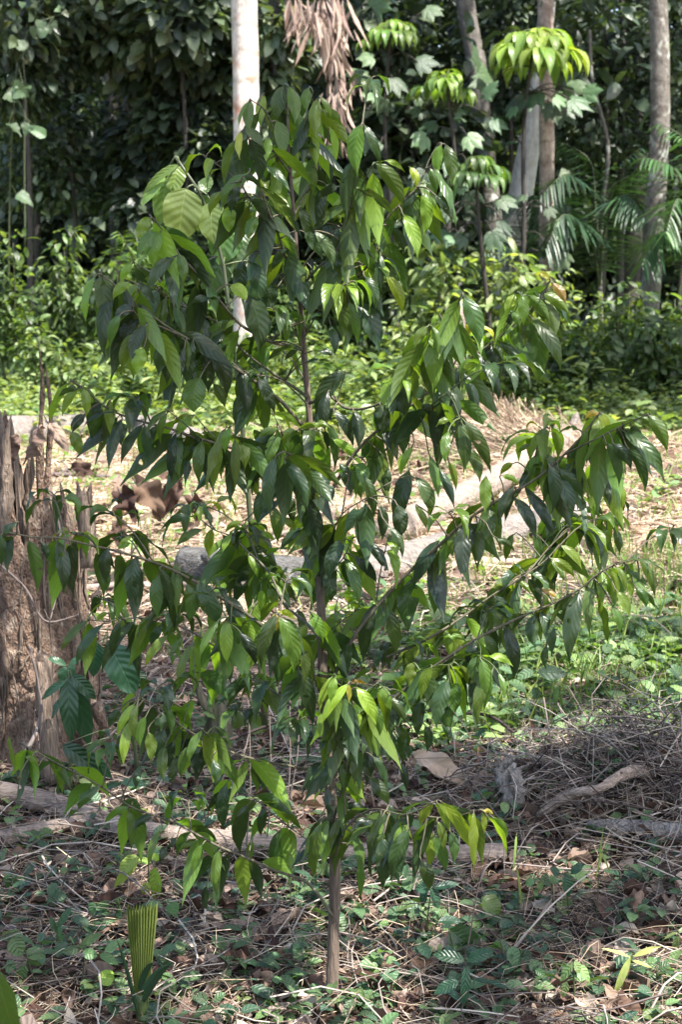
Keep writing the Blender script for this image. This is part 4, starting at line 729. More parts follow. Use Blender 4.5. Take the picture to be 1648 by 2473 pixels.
# leafy side twigs all round the branches, each ending in a spray of drooping leaves
def spray(pth, a, d, ln, light):
    if a[2] > 1.72: return
    e = a + d*ln; q = spline([a, a+d*ln*.5+Z*ln*.10, e], 8); tube(pth['mb'], q, np.linspace(.0018,.0010,8), 5, tint=.6, cap=False)
    nlf = int(gs.integers(5, 9))
    for j in range(nlf):
        f = 1-.42*(j//2)/max(1, nlf//2); p = a*(1-f)+e*f + Z*ln*.18*f*(1-f)*2
        az = j*2.4+gs.normal()*.5; o = np.array([math.cos(az), math.sin(az), 0])*.75 + d*.4 + Z*gs.uniform(-.1,.35); l = gs.uniform(.065,.112)*(.75 if j < 2 else 1.)
        B = p + nrm(o)*.012; T = B + nrm(o)*l*gs.uniform(.3,.8) + np.array([0,0,-1])*l*gs.uniform(.45,.9)
        wd = nrm(np.cross(nrm(T-B), nrm(o+Z*.2)) + gs.normal(size=3)*.25)
        tube(pth['mb'], np.array([p, (p+B)/2+Z*.002, B]), .0011, 4, tint=.8, cap=False)
        ti = gs.uniform(.55,.80) if light else gs.uniform(.08,.5)
        if j < 2 and light and gs.random() < .3: ti = .95
        leaves(pth['lf'], B, T, l*gs.uniform(.20,.28), wd, (nrm(o)*.10+Z*.12)*l, gs.uniform(.15,.6), .08, ti, gs.random(), nu=10, nv=4)
for pth in paths:
    L = np.linalg.norm(np.diff(pth['w'], axis=0), axis=1).sum()
    mx, my = pth['px'][20]; f = 2.4 if (mx > 1215 and 1050 < my < 1560) else (1.9 if (mx < 760 and 1230 < my < 1640) else 1.)
    f *= .35 if (my < 760 and mx < 620) or mx < 330 else 1.
    for _ in range(int(L*2.6*f+.4)):
        i = int(gs.integers(7 if f == 1. else 14, 35)); a = pth['w'][i]; tg = nrm(pth['w'][i]-pth['w'][i-1])
        d = tg*gs.uniform(.2,.8) + np.array([gs.normal()*.4, gs.normal()*.5+.5, gs.uniform(.0,.4)]); d /= np.linalg.norm(d)
        spray(pth, a, d, gs.uniform(.05,.17), gs.random() < .5)
for i in range(20):     # twigs straight from the trunk, to the front and the back
    z = gs.uniform(.24, .84); k_ = int(z*89); a = tpth[k_]; az = gs.choice([-1.57, 1.57]) + gs.normal()*.7; d = nrm(np.array([math.cos(az), math.sin(az)*.9, gs.uniform(.2,.7)]))
    e = np.array([np.hypot(*(p_['w'][0][[0,2]]-a[[0,2]])) for p_ in paths]); spray(paths[int(e.argmin())], a, d, gs.uniform(.10,.26), gs.random() < .4)
for pth in paths:
    b = pth['mb'].build('branch', M['stem'] if pth['r'] < .0028 else M['sapbranch'], sap)
    pth['lf'].build('leaves', M['sap'], b)

# broad quilted leaves behind the sapling
bigleaf_plant('broad_leaved_sapling', 'young plant with broad bright quilted leaves just behind the upper left of the slender sapling', 'young tree',
  [(640,1750,3.55),(600,1200,3.56),(560,800,3.56),(520,560,3.56),(440,398,3.5),(423,378,3.5)],
  [(450,455,432,592,3.5,86,.85),(510,488,514,590,3.52,62,.7),(432,400,415,470,3.55,44,.8),(405,430,385,545,3.55,50,.55),(400,428,342,498,3.52,26,.8),(432,398,345,470,3.5,18,.75),(480,440,505,462,3.58,50,.3),(560,540,530,640,3.6,76,.25),(590,560,560,660,3.62,70,.2),(480,470,490,520,3.6,40,.2),
   (735,390,720,470,3.6,50,.75),(700,470,660,520,3.62,50,.6),(600,470,585,560,3.62,56,.6),(640,640,600,760,3.62,74,.1),(545,620,500,720,3.62,70,.15)],
  'quilt', None, 'oval', .5, r=.009, nu=14, nv=8, fold=.12, wave=.03, face=.93)
# ------------------------------------------------------------------ logs and stumps
def gpt(px, py, lift=0.):
    p = ground(px, py); p[2] += lift; return p
def log(name, label, pts, wpx, mat, seed, group=None, sides=20, sink=.25, cat='log', rough=.07, seg=40, knots=3, lift=0.):
    """pts: pixels along the foot of the log; wpx: its thickness in pixels at both ends"""
    P = [ground(*p) for p in pts]; r = [w*P[i][1]/FPX/2 for w, i in ((wpx[0], 0), (wpx[1], -1))]
    rs = np.linspace(r[0], r[1], len(P)); P = [p + [0, 0, rr*(1-sink)+lift] for p, rr in zip(P, rs)]
    q = spline(P, seg); mb = MB(); rad = np.linspace(r[0], r[1], seg); tube(mb, q, rad, sides, rough=rough, seed=seed)
    c = q.mean(0); t = thing(name, label, cat, (c[0], c[1], c[2]-rad.mean()), group)
    if knots:
        g = np.random.default_rng(seed)
        for _ in range(knots):
            i = int(g.integers(4, seg-4)); a = g.uniform(-1, 2.2); d = np.array([g.normal()*.3, -math.cos(a)*.8, abs(math.sin(a))+.1]); d /= np.linalg.norm(d)
            p0 = q[i]+d*rad[i]*.7; L = rad[i]*g.uniform(.5, 1.3); tube(mb, [p0, p0+d*L*.6, p0+d*L], [rad[i]*.3, rad[i]*.22, rad[i]*.16], 7, rough=.15, seed=seed)
    mb.build('bole', M[mat], t)
    return t, q, rad
log('log', 'thick pale grey log lying diagonally in the clearing, right of the sapling trunk', [(800,1455),(930,1408),(1110,1345),(1300,1290),(1430,1262)], (118,62), 'log', 201)
log('log', 'dark rotting log lying level behind the left half of the sapling', [(440,1408),(600,1425),(760,1440),(850,1440)], (110,104), 'darklog', 202, knots=2)
log('log', 'split brown log rising to the right behind the thick pale grey log', [(930,1330),(1030,1278),(1160,1215),(1290,1130),(1390,1085)], (80,56), 'warmlog', 203, sink=0.)
lt, q, rad = log('log', 'pale bleached log with an upright splinter at the far right of the clearing', [(1215,1020),(1300,1060),(1380,1075),(1460,1080)], (34,60), 'log', 204, knots=0)
mb = MB(); b = at(1388,1040,q[28][1]); g = np.random.default_rng(4); tube(mb, [b-[0,0,.05], b+[0,0,.03], at(1392,1005,q[28][1]), at(1396,995,q[28][1])], [.07,.06,.025,.006], 7, rough=.15); mb.build('splinter', M['log'], lt)
log('log', 'grey weathered log half hidden behind the broken stump at the far left', [(-60,1085),(60,1075),(170,1062),(300,1058),(470,1085)], (92,60), 'log', 205)
log('log', 'short brown log piece lying in the weeds below the right-hand branches', [(1080,1560),(1140,1550),(1210,1530)], (40,34), 'warmlog', 206, knots=1)
log('log', 'thin pale pole lying in the straw right of the broken stump', [(150,1150),(300,1172),(430,1185)], (26,14), 'log', 207, knots=0, sides=10)
log('log', 'short pale log end lying in the leaf litter beside the middle of the sapling trunk', [(690,1520),(800,1515),(900,1490)], (48,40), 'warmlog', 208, knots=1)
fl, q, rad = log('log', 'long bare fallen bough crossing the foreground from left edge to right of the sapling', [(-90,1930),(60,1958),(160,1985),(260,2022),(420,2052),(640,2075),(800,2086),(1000,2098),(1222,2092)], (55,50), 'forelog', 209, sides=22, seg=90, knots=5, sink=-.35, rough=.1)
log('log', 'shorter fallen branch leaning out from the fork of the long bough at the lower left', [(-70,2068),(60,2040),(150,2015),(215,2000)], (46,36), 'forelog', 210, sides=16, knots=1, sink=-.3)
log('log', 'grey dead branch lying level in the brush at the right edge', [(1420,2010),(1520,2020),(1600,2030),(1720,2040)], (40,66), 'driftwood', 211, knots=3, rough=.13)
log('log', 'crooked pale branch sticking up from the brush heap on the right', [(1300,1995),(1390,1940),(1440,1935),(1500,1900),(1590,1895)], (18,34), 'forelog', 212, knots=3, lift=.02, rough=.22, seg=60)

def big_stump():
    Y = 4.35; b = at(60, 1840, Y); b[2] = float(gz(b[0], Y)); k = Y/FPX
    t = thing('stump', 'tall broken tree stump with jagged splintered top and dark bark at the left edge', 'stump', b)
    n, s = 90, 150; a = math.pi/2 + np.linspace(0, 2*math.pi, s, endpoint=False); g = np.random.default_rng(8)
    zt = np.linspace(0, 1, n); u = np.arange(s)/s
    rim = 1.00 - .16*np.clip((np.cos(a)+.15)*1.3, 0, 1) + .05*np.sin(7*a+1) + .10*(vnoise(u*40, u*0, 1., 3)-.5) + .10*(vnoise(u*90, u*0, 1., 4)-.5)
    rim = (rim + .16*np.clip(-np.cos(a)*2.+.3, 0, 1))*.80
    base_r = (156*k)
    V = []
    for i, z in enumerate(zt):
        hgt = z*rim
        flare = 1 + .6*np.exp(-hgt/.09)*(1+.6*np.sin(5*a+.7)) + .08*np.exp(-((hgt-.35)/.2)**2)
        groove = np.abs(vnoise(u*26, z*2.2+u*0, 1., 11)-.5)*2; fine = vnoise(u*70, z*7+u*0, 1., 12)-.5; plate = (vnoise(u*14, z*9+u*0, 1., 13) > .52)*1.
        rr = base_r*flare*(1 - .12*z)*(1 + .06*np.sin(5*a+.7+1.2*z) + .14*(groove-.4) + .06*fine + .045*plate)
        V.append(np.stack([b[0]+rr*np.cos(a), b[1]+rr*np.sin(a)*.9, b[2]-.05+hgt+.05*z], -1))
    V = np.array(V); mb = MB(); uv = np.stack(np.broadcast_arrays((a/6.28)[None], zt[:,None]), -1)
    mb.add(V, grid_faces(n-1, s, True), uv); mb.build('bark', M['stump'], t)
    mb = MB()           # torn fibres and bark strips down the sides
    for j in range(150):
        q = int(g.integers(0, s)); i0 = int(g.integers(4, n-10)); i1 = int(min(n-1, i0+g.integers(8, 40))); c0 = np.array([b[0], b[1], 0])
        path = V[np.linspace(i0, i1, 6).astype(int), (q+np.linspace(0, g.normal()*3, 6).astype(int)) % s]; o = nrm((path-c0)*[1,1,0]); path = path + o*(g.uniform(.002,.008)+.02*np.abs(np.linspace(-.3,1,6))[:,None]*g.random())
        tube(mb, path, g.uniform(.0015,.006)*np.array([.4,1,1.1,1,.7,.2]), 4, rough=.3, seed=j)
    mb.build('torn_bark', M['stumpwood'], t)
    # the hollow broken face
    mb = MB(); c = np.array([b[0], b[1], 0]); W = []
    for f, dz in ((1.0, 0), (.86, .02), (.7, -.05), (.45, -.12), (.12, -.14)):
        w = c + (V[-1]-c)*[f, f, 1]; w[:,2] += dz + (g.random(s)-.5)*.05*(f < .99); W.append(w)
    mb.add(np.array(W), grid_faces(4, s, True)); mb.build('broken_face', M['stumpwood'], t)
    for i in range(15):
        px = g.uniform(-60, 232); hh = g.uniform(40, 150)*(1.35 if px < 110 else .6)*(2. if i in (3, 9) else 1); py0 = 1290 if px < 150 else 1370
        mb = MB(); y = Y + g.normal()*.09; ln = g.normal()*12; p0 = at(px, py0, y); top = at(px+ln, (1180 if px < 130 else 1215) - hh*.8 - (60 if px < 110 else 0), y); wd = g.uniform(14, 38); r = wd*k/2
        q = spline([p0, p0*.5+top*.5+[g.normal()*.01,0,0], p0*.2+top*.8+[g.normal()*.008,0,0], top], 11)
        tube(mb, q, r*np.array([1.1,1.05,1,1.05,.9,.95,.75,.7,.5,.36,.08])*(1+.2*g.normal(size=11)), 7, rough=.35, seed=i); mb.build('splinter', M['stumpwood' if i % 3 else 'stump'], t)
    for (x0, y0, x1, y1, w) in [(200,1760,275,1880,26),(60,1790,100,1905,30),(150,1790,190,1915,22),(230,1700,300,1835,16)]:
        mb = MB(); p0 = at(x0, y0, Y-.12); p1 = ground(x1, y1); tube(mb, spline([p0, (p0+p1)/2+[0,-.01,-.02], p1-[0,0,.02]], 10), np.linspace(w, w*.5, 10)*k, 9, rough=.15, seed=x0); mb.build('root', M['stump'], t)
    return t
big_stump()
t = thing('broken_stake', 'splintered upright stick of pale broken wood standing against the front of the tall stump', 'stake', at(112,1890,4.05)*[1,1,0]); mb = MB(); p = spline([at(120,1890,4.05), at(112,1720,4.06), at(104,1595,4.07)], 16)
tube(mb, p, np.linspace(.030,.024,16), 10, rough=.16, seed=9); mb.build('shaft', M['stumpwood'], t); mb = MB(); tube(mb, [p[-1]-[0,0,.02], p[-1]+[-.004,0,.012], p[-1]+[-.008,0,.03]], [.024,.018,.003], 8, rough=.3); mb.build('splinter', M['stumpwood'], t)
t = thing('stub', 'short mossy cut stub standing left of the sapling trunk, below the drooping leaf clusters', 'stump', ground(535,1830)); p0 = ground(535,1830); Y0 = p0[1]; mb = MB()
tube(mb, spline([p0-[0,0,.04], at(530,1760,Y0), at(527,1650,Y0)], 14), np.linspace(.047,.036,14), 16, rough=.12, seed=5); mb.build('bole', M['mossy'], t)
mb = MB(); tube(mb, spline([at(515,1725,Y0-.02), at(488,1690,Y0-.03), at(478,1650,Y0-.03)], 8), np.linspace(.016,.011,8), 8, rough=.1); mb.build('side_stub', M['mossy'], t)

# ------------------------------------------------------------------ litter
def strand_scatter(name, n, yr, xw, Lr, rad, mat, tint, seed, lift=.012, steep=.12, dens=None, ypow=1., bend=.12):
    g = np.random.default_rng(seed); u = g.random(n)**ypow; y = yr[0] + (yr[1]-yr[0])*u
    x = (g.random(n)-.5)*2*(y*.245 + xw)
    if dens is not None: k = g.random(n) < dens(x, y); x, y = x[k], y[k]; n = len(x)
    a = g.random(n)*6.28; el = g.normal(size=n)*steep; D = np.stack([np.cos(a)*np.cos(el), np.sin(a)*np.cos(el), np.sin(el)], -1)
    L = g.uniform(*Lr, n)*g.uniform(.4,1.,n); P = np.stack([x, y, gz(x,y)+lift*g.random(n)+.004], -1)
    B = P - D*L[:,None]/2; B[:,2] = np.maximum(B[:,2], gz(B[:,0], B[:,1])+.002)
    bd = nrm(g.normal(size=(n,3))*[1,1,.5]+[0,0,.25])*L[:,None]*bend*g.random(n)[:,None]*2
    mb = MB(); strands(mb, B, D, L, bd, rad*g.uniform(.5,1.5,n), np.clip(g.uniform(*tint,n),0,1), 5, 3)
    return kind(mb.build(name, M[mat], None), 'stuff')
strand_scatter('dry_grass_litter', 19000, (2.35, 6.6), .55, (.04,.22), .0010, 'straw', (.0,.85), 301, .03, .25, ypow=1.25, bend=.3)
strand_scatter('dead_vine_litter', 3300, (2.35, 6.6), .55, (.08,.5), .0020, 'twig', (.0,1.), 302, .04, .18, ypow=1.2, bend=.2)
strand_scatter('straw_litter', 27000, (5.8, 15.), .8, (.10,.40), .0035, 'straw', (.2,1.), 303, .05, .2)
strand_scatter('brush_twigs', 11000, (3.4, 4.5), .1, (.10,.42), .0020, 'twig', (.0,.85), 304, .10, .45, dens=lambda x, y: np.exp(-((x-.82)**2/.11+(y-3.93)**2/.035)), bend=.25)
# short sticks and chopped branches strewn over the clearing
g = np.random.default_rng(55)
for i in range(34):
    y = g.uniform(6.4, 12.5); x = g.uniform(-.22, .24)*y; a = g.normal()*.6 + (0 if g.random() < .6 else 1.4); L = g.uniform(.3, 1.1); d = np.array([math.cos(a), math.sin(a), g.normal()*.06])
    p = np.array([x, y, float(gz(x, y))+.03]); q = spline([p-d*L/2, p+Z*.03+np.array([0,.04*g.normal(),0]), p+d*L/2], 9); r = g.uniform(.008, .022)
    t = thing('stick', 'one of the short dead sticks strewn over the sunlit straw of the clearing', 'stick', p, 'sticks strewn over the clearing'); mb = MB(); tube(mb, q, np.linspace(r, r*.55, 9), 8, rough=.15, tint=g.uniform(.3,1.), seed=i); mb.build('shaft', M['twig' if i % 2 else 'straw'], t)
    mb = MB(); tube(mb, [q[5], q[5]+[.03*g.normal(),.02,.05], q[5]+[.08*g.normal(),.03,.10]], [r*.45, r*.3, r*.15], 5, tint=.6); mb.build('side_twig', M['twig'], t)
# straw heap right of the middle
g = np.random.default_rng(31); n = 4200; a = g.random(n)*6.28; r = np.abs(g.normal(size=n))*.42
x = 1.25+r*np.cos(a)*.9; y = 11.2+r*np.sin(a)*1.2-.1; P = np.stack([x, y, gz(x,y)+.03+g.random(n)*.06], -1)
D = nrm(np.stack([np.full(n,.75)+g.normal(size=n)*.35, g.normal(size=n)*.35, np.full(n,-.3)+g.normal(size=n)*.2], -1)); L = g.uniform(.2,.6,n)
mb = MB(); strands(mb, P-D*L[:,None]/2, D, L, Z*(L*.08)[:,None], .0040*g.uniform(.5,1.4,n), g.uniform(.2,.95,n), 5, 3)
kind(mb.build('straw_heap', M['straw'], None), 'stuff')
# dead leaves on the soil
def dead_scatter(name, n, yr, size, seed, tint=(.0,.9), ypow=1.2, dens=None):
    g = np.random.default_rng(seed); y = yr[0]+(yr[1]-yr[0])*g.random(n)**ypow; x = (g.random(n)-.5)*2*(y*.245+.5)
    if dens is not None: k = g.random(n) < dens(x, y); x, y = x[k], y[k]; n = len(x)
    a = g.random(n)*6.28; L = size*g.uniform(.4,1.5,n); D = nrm(np.stack([np.cos(a), np.sin(a), g.normal(size=n)*.3], -1)); P = np.stack([x, y, gz(x,y)+.008+g.random(n)*.02], -1)
    wd = nrm(np.cross(D, Z+g.normal(size=(n,3))*.5)); mb = MB()
    leaves(mb, P-D*L[:,None]/2, P+D*L[:,None]/2, L*g.uniform(.3,.6,n), wd, Z*(L*.12)[:,None]*g.uniform(-.3,1.4,n)[:,None], g.uniform(-.2,1.1,n), .12, g.uniform(*tint,n), g.random(n), 'oval', 7, 4, curl=g.uniform(-1.,1.,n))
    return kind(mb.build(name, M['dead'], None), 'stuff')
dead_scatter('leaf_litter', 6200, (2.35, 7.), .055, 311, (.05,.95))
dead_scatter('far_leaf_litter', 2800, (6., 14.), .12, 312, (.05,1.), 1.)

def ground_cover(name, n, yr, size, seed, dens, mat='weed', tint=(.1,.9), hgt=.05, nl=5, prof='oval', ypow=1.2, ratio=.6):
    g = np.random.default_rng(seed); y = yr[0]+(yr[1]-yr[0])*g.random(n)**ypow; x = (g.random(n)-.5)*2*(y*.245+.5)
    k = g.random(n) < dens(x, y); x, y = x[k], y[k]; n = len(x)
    h = hgt*g.uniform(.3,1.5,n); P = np.stack([x, y, gz(x,y)], -1); top = P + np.stack([g.normal(size=n)*.02, g.normal(size=n)*.02, h], -1)
    mb = MB(); strands(mb, P, nrm(top-P), np.linalg.norm(top-P,axis=1), np.zeros((n,3)), np.full(n,.0011), np.full(n,.5), 3, 3)
    i = np.repeat(np.arange(n), nl); m_ = len(i); a = g.random(m_)*6.28; el = g.uniform(-.5,.5,m_); D = np.stack([np.cos(a)*np.cos(el), np.sin(a)*np.cos(el), np.sin(el)], -1)
    L = size*g.uniform(.5,1.4,m_); B = top[i]-np.stack([np.zeros(m_),np.zeros(m_),h[i]*g.random(m_)*.5],-1) + D*L[:,None]*.25
    wd = nrm(np.cross(D, Z+g.normal(size=(m_,3))*.3)); pt = np.clip(g.uniform(*tint,n)[i]+g.normal(size=m_)*.08, 0, 1)
    leaves(mb, B, B+D*L[:,None], L*ratio, wd, Z*(L*.08)[:,None], .2, .03, pt, g.random(m_), prof, 5, 4)
    return kind(mb.build(name, M[mat], None), 'stuff')
def dens_right(x, y):   # the weedy right-hand side, bare in front of the brush heap
    d = np.clip((x/(.245*y)+.12)*2., 0, 1)*np.clip((y-4.25)/.3, 0, 1)*np.clip((6.6-y)/.9, .0, 1); return np.clip(d, 0, 1)*(.25+.75*(vnoise(x+5, y, 3.2, 44) > .42))
ground_cover('weed_carpet', 6400, (4.0, 7.2), .050, 321, dens_right, hgt=.08, tint=(.2,1.))
ground_cover('small_weeds', 3700, (2.4, 4.9), .036, 322, lambda x, y: .26+.62*(vnoise(x+9, y, 2.2, 4) > .55)*(x > -.05)+.2*(vnoise(x+9, y, 3, 8) > .6), hgt=.045, tint=(.0,.7))
ground_cover('clearing_weeds', 2300, (5.4, 14), .075, 323, lambda x, y: .16*(vnoise(x+9, y, .9, 14) > .5)+.04+.6*(y > 12.4), hgt=.09, tint=(.4,1.), ypow=.8)
ground_cover('forest_foot_weeds', 3200, (12.4, 17.5), .10, 324, lambda x, y: np.clip((y-12.)/2., .1, 1)*(vnoise(x+30, y, .9, 24) > .35), hgt=.20, tint=(.3,1.), nl=6, ypow=.9, mat='bush')
ground_cover('tall_forest_weeds', 900, (13.6, 17.5), .17, 325, lambda x, y: (vnoise(x+30, y, 1.1, 25) > .5)*1., hgt=.5, tint=(.1,.9), nl=11, ypow=.9, mat='bush', prof='lance', ratio=.36)
ground_cover('fine_forest_weeds', 1800, (12.2, 16.5), .06, 326, lambda x, y: (vnoise(x+30, y, .8, 26) > .45)*1., hgt=.3, tint=(.5,1.), nl=12, ypow=.9, mat='bush', ratio=.5)
g = np.random.default_rng(41); n = 9000; y = np.where(g.random(n) < .6, g.uniform(11.6,16,n), g.uniform(5.6,11.6,n)); x = (g.random(n)-.5)*2*(y*.245+.3)
k = g.random(n) < np.where(y > 11.6, .9, .15+.6*(vnoise(x+7, y, .8, 19) > .55)); x, y = x[k], y[k]; n = len(x)
B = np.stack([x, y, gz(x,y)-.01], -1); D = nrm(g.normal(size=(n,3))*[.35,.35,0]+Z); L = g.uniform(.06,.22,n)
mb = MB(); leaves(mb, B, B+D*L[:,None]+np.stack([g.normal(size=n)*.03, g.normal(size=n)*.03, -L*.1], -1), .008, np.stack([np.cos(x*99),np.sin(x*99),x*0],-1), Z*(L*.12)[:,None], .3, 0, g.uniform(.2,1.,n), g.random(n), 'blade', 4, 2)
kind(mb.build('grass', M['grass'], None), 'stuff')
g = np.random.default_rng(42); n = 9000; y = g.uniform(4.3,7.6,n); x = g.uniform(0,.30*7.6,n); k = x/(.245*y) > .15+.7*g.random(n); x, y = x[k], y[k]; n = len(x)
B = np.stack([x, y, gz(x,y)-.01], -1); D = nrm(g.normal(size=(n,3))*[.4,.4,0]+Z); L = g.uniform(.06,.18,n)
mb = MB(); leaves(mb, B, B+D*L[:,None], .006, np.stack([np.cos(x*99),np.sin(x*99),x*0],-1), Z*(L*.1)[:,None], .3, 0, g.uniform(.2,.9,n), g.random(n), 'blade', 4, 2)
kind(mb.build('short_grass', M['grass'], None), 'stuff')

# ------------------------------------------------------------------ single dead leaves, slabs and sticks
GD = 'large dead leaves'
def dead_leaf(label, bx, by, tx, ty, wpx, tint, curl, Y=None, lift=.02, fold=.5, dy=.02, wave=.2, name='dead_leaf', mat='dead', face=.55, arch=.15, group=GD, prof='oval', cat='dead leaf'):
    Yb = Y if Y else float(ground((bx+tx)/2, max(by, ty)+8)[1]); b = at(bx, by, Yb+dy); tp = at(tx, ty, Yb-dy); L = np.linalg.norm(tp-b)
    for p in (b, tp): p[2] = max(p[2], float(gz(p[0], p[1]))+lift*.5)
    g = np.random.default_rng(abs(int(bx*7+by))); d = nrm(tp-b); wd = nrm(np.cross(d, nrm(-FW*face+Z*(1-face)+g.normal(size=3)*.3)))
    if abs(wd[2]) > .9: wd = RT
    mb = MB(); leaves(mb, b, tp, wpx*Yb/FPX*1.1, wd, (Z*.6-FW*.4)*L*arch, fold, wave, tint, g.random(), prof, 16, 10, curl=curl)
    c = (b+tp)/2; t = thing(name, label, cat, (c[0], c[1], min(b[2], tp[2])), group); mb.build('blade', M[mat], t)
    st = MB(); tube(st, spline([b-d*L*.18+Z*.004, b-d*L*.05, b+d*L*.03], 6), .0016*Yb/3, 5, tint=.3); st.build('stalk', M['twig'], t); return t
dead_leaf('big reddish dead leaf lying in the litter under the lower left branches', 415, 1905, 480, 1890, 62, .45, .6, wave=.2)
dead_leaf('tan dead leaf standing against the long bough below the lower left branches', 240, 1950, 236, 2012, 34, .8, .3)
dead_leaf('curled tan dead leaf lying above the shorter fallen branch', 70, 1975, 125, 1960, 34, .75, .9)
dead_leaf('crumpled reddish brown dead leaf in front of the shorter fallen branch at the left edge', 10, 2075, 70, 2060, 54, .38, 1.1, wave=.25)
dead_leaf('curled dark brown dead leaf right of the small weeds at the lower left', 190, 2112, 262, 2122, 26, .25, 1.2)
dead_leaf('broad russet dead leaf on the ground left of the sapling base', 610, 2405, 660, 2360, 52, .50, .5)
dead_leaf('flat brown dead leaf on the ground touching the sapling base', 730, 2400, 792, 2370, 40, .42, .4)
dead_leaf('yellowish rotten dead leaf lying in the bottom centre right of the sapling base', 930, 2432, 985, 2405, 24, .68, .9)
dead_leaf('dark red-brown dead leaf at the bottom right in the sunny patch', 1490, 2425, 1552, 2465, 58, .30, .5)
dead_leaf('long russet dead leaf leaning against the brush at the right', 1552, 2150, 1532, 2215, 26, .5, .9)
dead_leaf('orange-brown dead leaf at the right edge beneath the brush', 1580, 2165, 1640, 2180, 34, .48, .5)
dead_leaf('pale grey dead leaf at the right edge on the sunny ground', 1590, 2215, 1655, 2200, 44, .95, .3)
dead_leaf('big hanging brown dead leaf caught in the brush at the right edge', 1605, 1985, 1592, 2075, 36, .35, .9, Y=3.9, face=.9)
dead_leaf('curled dead leaf arched over the brush at the right edge', 1590, 1945, 1650, 1925, 30, .45, 1.2, Y=3.95)
dead_leaf('large pale dead leaf lying in the weeds at the right, resting on its edge', 1480, 1775, 1580, 1850, 50, .88, .25, face=.75, lift=.05, Y=4.12)
dead_leaf('long pinkish dead leaf full of holes lying behind the bright low leaf cluster', 1000, 1825, 1130, 1900, 56, .74, .2, face=.6)
dead_leaf('pale leaning dead leaf behind the brush, below the long dark stick', 880, 1930, 830, 1980, 40, .8, .3)
dead_leaf('withered tan leaf draped on the left edge of the tall stump', 10, 1130, 40, 1050, 46, .62, .8, Y=4.2, face=.9)
dead_leaf('curled orange-brown leaf caught in the splinters on top of the tall stump', 62, 1110, 100, 1025, 48, .55, 1.2, Y=4.22, face=.9)
dead_leaf('long tan curled leaf hanging over the right side of the stump top', 115, 1020, 165, 1095, 30, .6, .9, Y=4.2, face=.9)
dead_leaf('small round dry leaf stuck at the right of the tall stump near the left branch', 238, 1425, 228, 1468, 26, .6, .8, Y=4.25, face=.9)
for i, (a, lab) in enumerate([((290,1190,330,1260,60), 'huge crumpled brown dead leaf, leftmost of the heap right of the stump'), ((330,1170,390,1260,70), 'huge crumpled russet dead leaf with ribbed veins in the heap right of the stump'),
   ((400,1240,440,1160,52), 'dark curled dead leaf standing up in the middle of the heap right of the stump'), ((430,1150,425,1235,40), 'tall twisted reddish dead leaf at the right end of the heap behind the left branch'),
   ((465,1200,480,1265,44), 'ragged dark brown dead leaf at the far right of the dead leaf heap'), ((280,1270,300,1330,50), 'dark dead leaf at the bottom of the heap right of the stump'), ((230,1150,165,1135,30), 'small folded dark dead leaf on the pole right of the stump top')]):
    dead_leaf(lab, *a, .12+.12*(i % 3), .5, Y=6.5+.05*i, face=.8, wave=.34, arch=.3, fold=.9, prof='lance')
def slab(label, pts, wpx, mat, seed, Y, thick=.02, name='bark_slab'):
    P = [at(px, py, Y+dy) for px, py, dy in pts]; q = spline(P, 16); c = q.mean(0); t = thing(name, label, 'bark', (c[0], c[1], q[:,2].min()))
    g = np.random.default_rng(seed); W = wpx*Y/FPX/2; V = []
    for i, p in enumerate(q):
        w = W*(1+.25*math.sin(i*.9+seed)+.15*g.normal())*(1 if 1 < i < 14 else .7); u = np.linspace(-1, 1, 9)
        top = p + RT*.15*u[:,None]*w + np.array([.75,.25,.25])*u[:,None]*w - FW*(.35*w*(1-u[:,None]**2)) + g.normal(size=(9,3))*W*.05
        V.append(np.concatenate([top, (top+FW*thick)[::-1]]))
    mb = MB(); mb.add(np.array(V), grid_faces(15, 18, True)); mb.build('plate', M[mat], t)
    mb = MB(); 
    for k in range(5):
        i = int(g.integers(2,14)); p0 = q[i]-FW*.4*W; tube(mb, [p0, p0+RT*g.normal()*.03+Z*.03, p0+RT*g.normal()*.06+Z*.05], [.006,.004,.001], 5)
    mb.build('splinters', M[mat], t); return t
slab('weathered grey slab of rotten wood propped on the brush heap right of the sapling', [(1212,1838,0),(1232,1885,-.03),(1250,1945,-.06)], 66, 'driftwood', 3, 3.86)
GSK = 'loose dead sticks'
def stick(label, pts, r, mat='twig', tint=.5, group=GSK, name='stick', gnd=()):
    P = [at(px, py, Y) for px, py, Y in pts]
    c = np.mean(P, 0); t = thing(name, label, 'stick', (c[0], c[1], min(p[2] for p in P)), group); mb = MB(); q = spline(P, 24); tube(mb, q, np.linspace(r, r*.5, 24), 7, tint=tint, rough=.1, seed=abs(int(c[0]*99))); mb.build('shaft', M[mat], t)
    mb = MB(); g = np.random.default_rng(int(abs(c[0])*999)); 
    for k in range(3):
        i = int(g.integers(6,22)); d = nrm(g.normal(size=3)*[1,.5,.6]+[0,0,.3]); tube(mb, [q[i], q[i]+d*.02, q[i]+d*.035+Z*.008], [r*.4,r*.3,r*.15], 5, tint=tint)
    mb.build('side_twigs', M[mat], t); return t
stick('long thin dark stick slanting down to the brush heap right of the sapling', [(1110,1722,4.5),(1180,1728,4.4),(1290,1815,4.2),(1430,1945,3.85)], .006, tint=.05)
stick('pale curved twig leaning across the front of the tall stump', [(-5,1360,4.05),(60,1420,4.05),(110,1500,4.05),(190,1485,4.1)], .004, tint=.5)
stick('long pale stalk crossing the lower stump towards the left branches', [(165,1880,4.),(240,1800,3.95),(330,1720,3.9)], .005, tint=.8)
stick('thin upright dead stalk at the left front of the tall stump', [(70,1560,4.05),(90,1640,4.03),(100,1760,4.0),(80,1840,3.98)], .004, tint=.5)
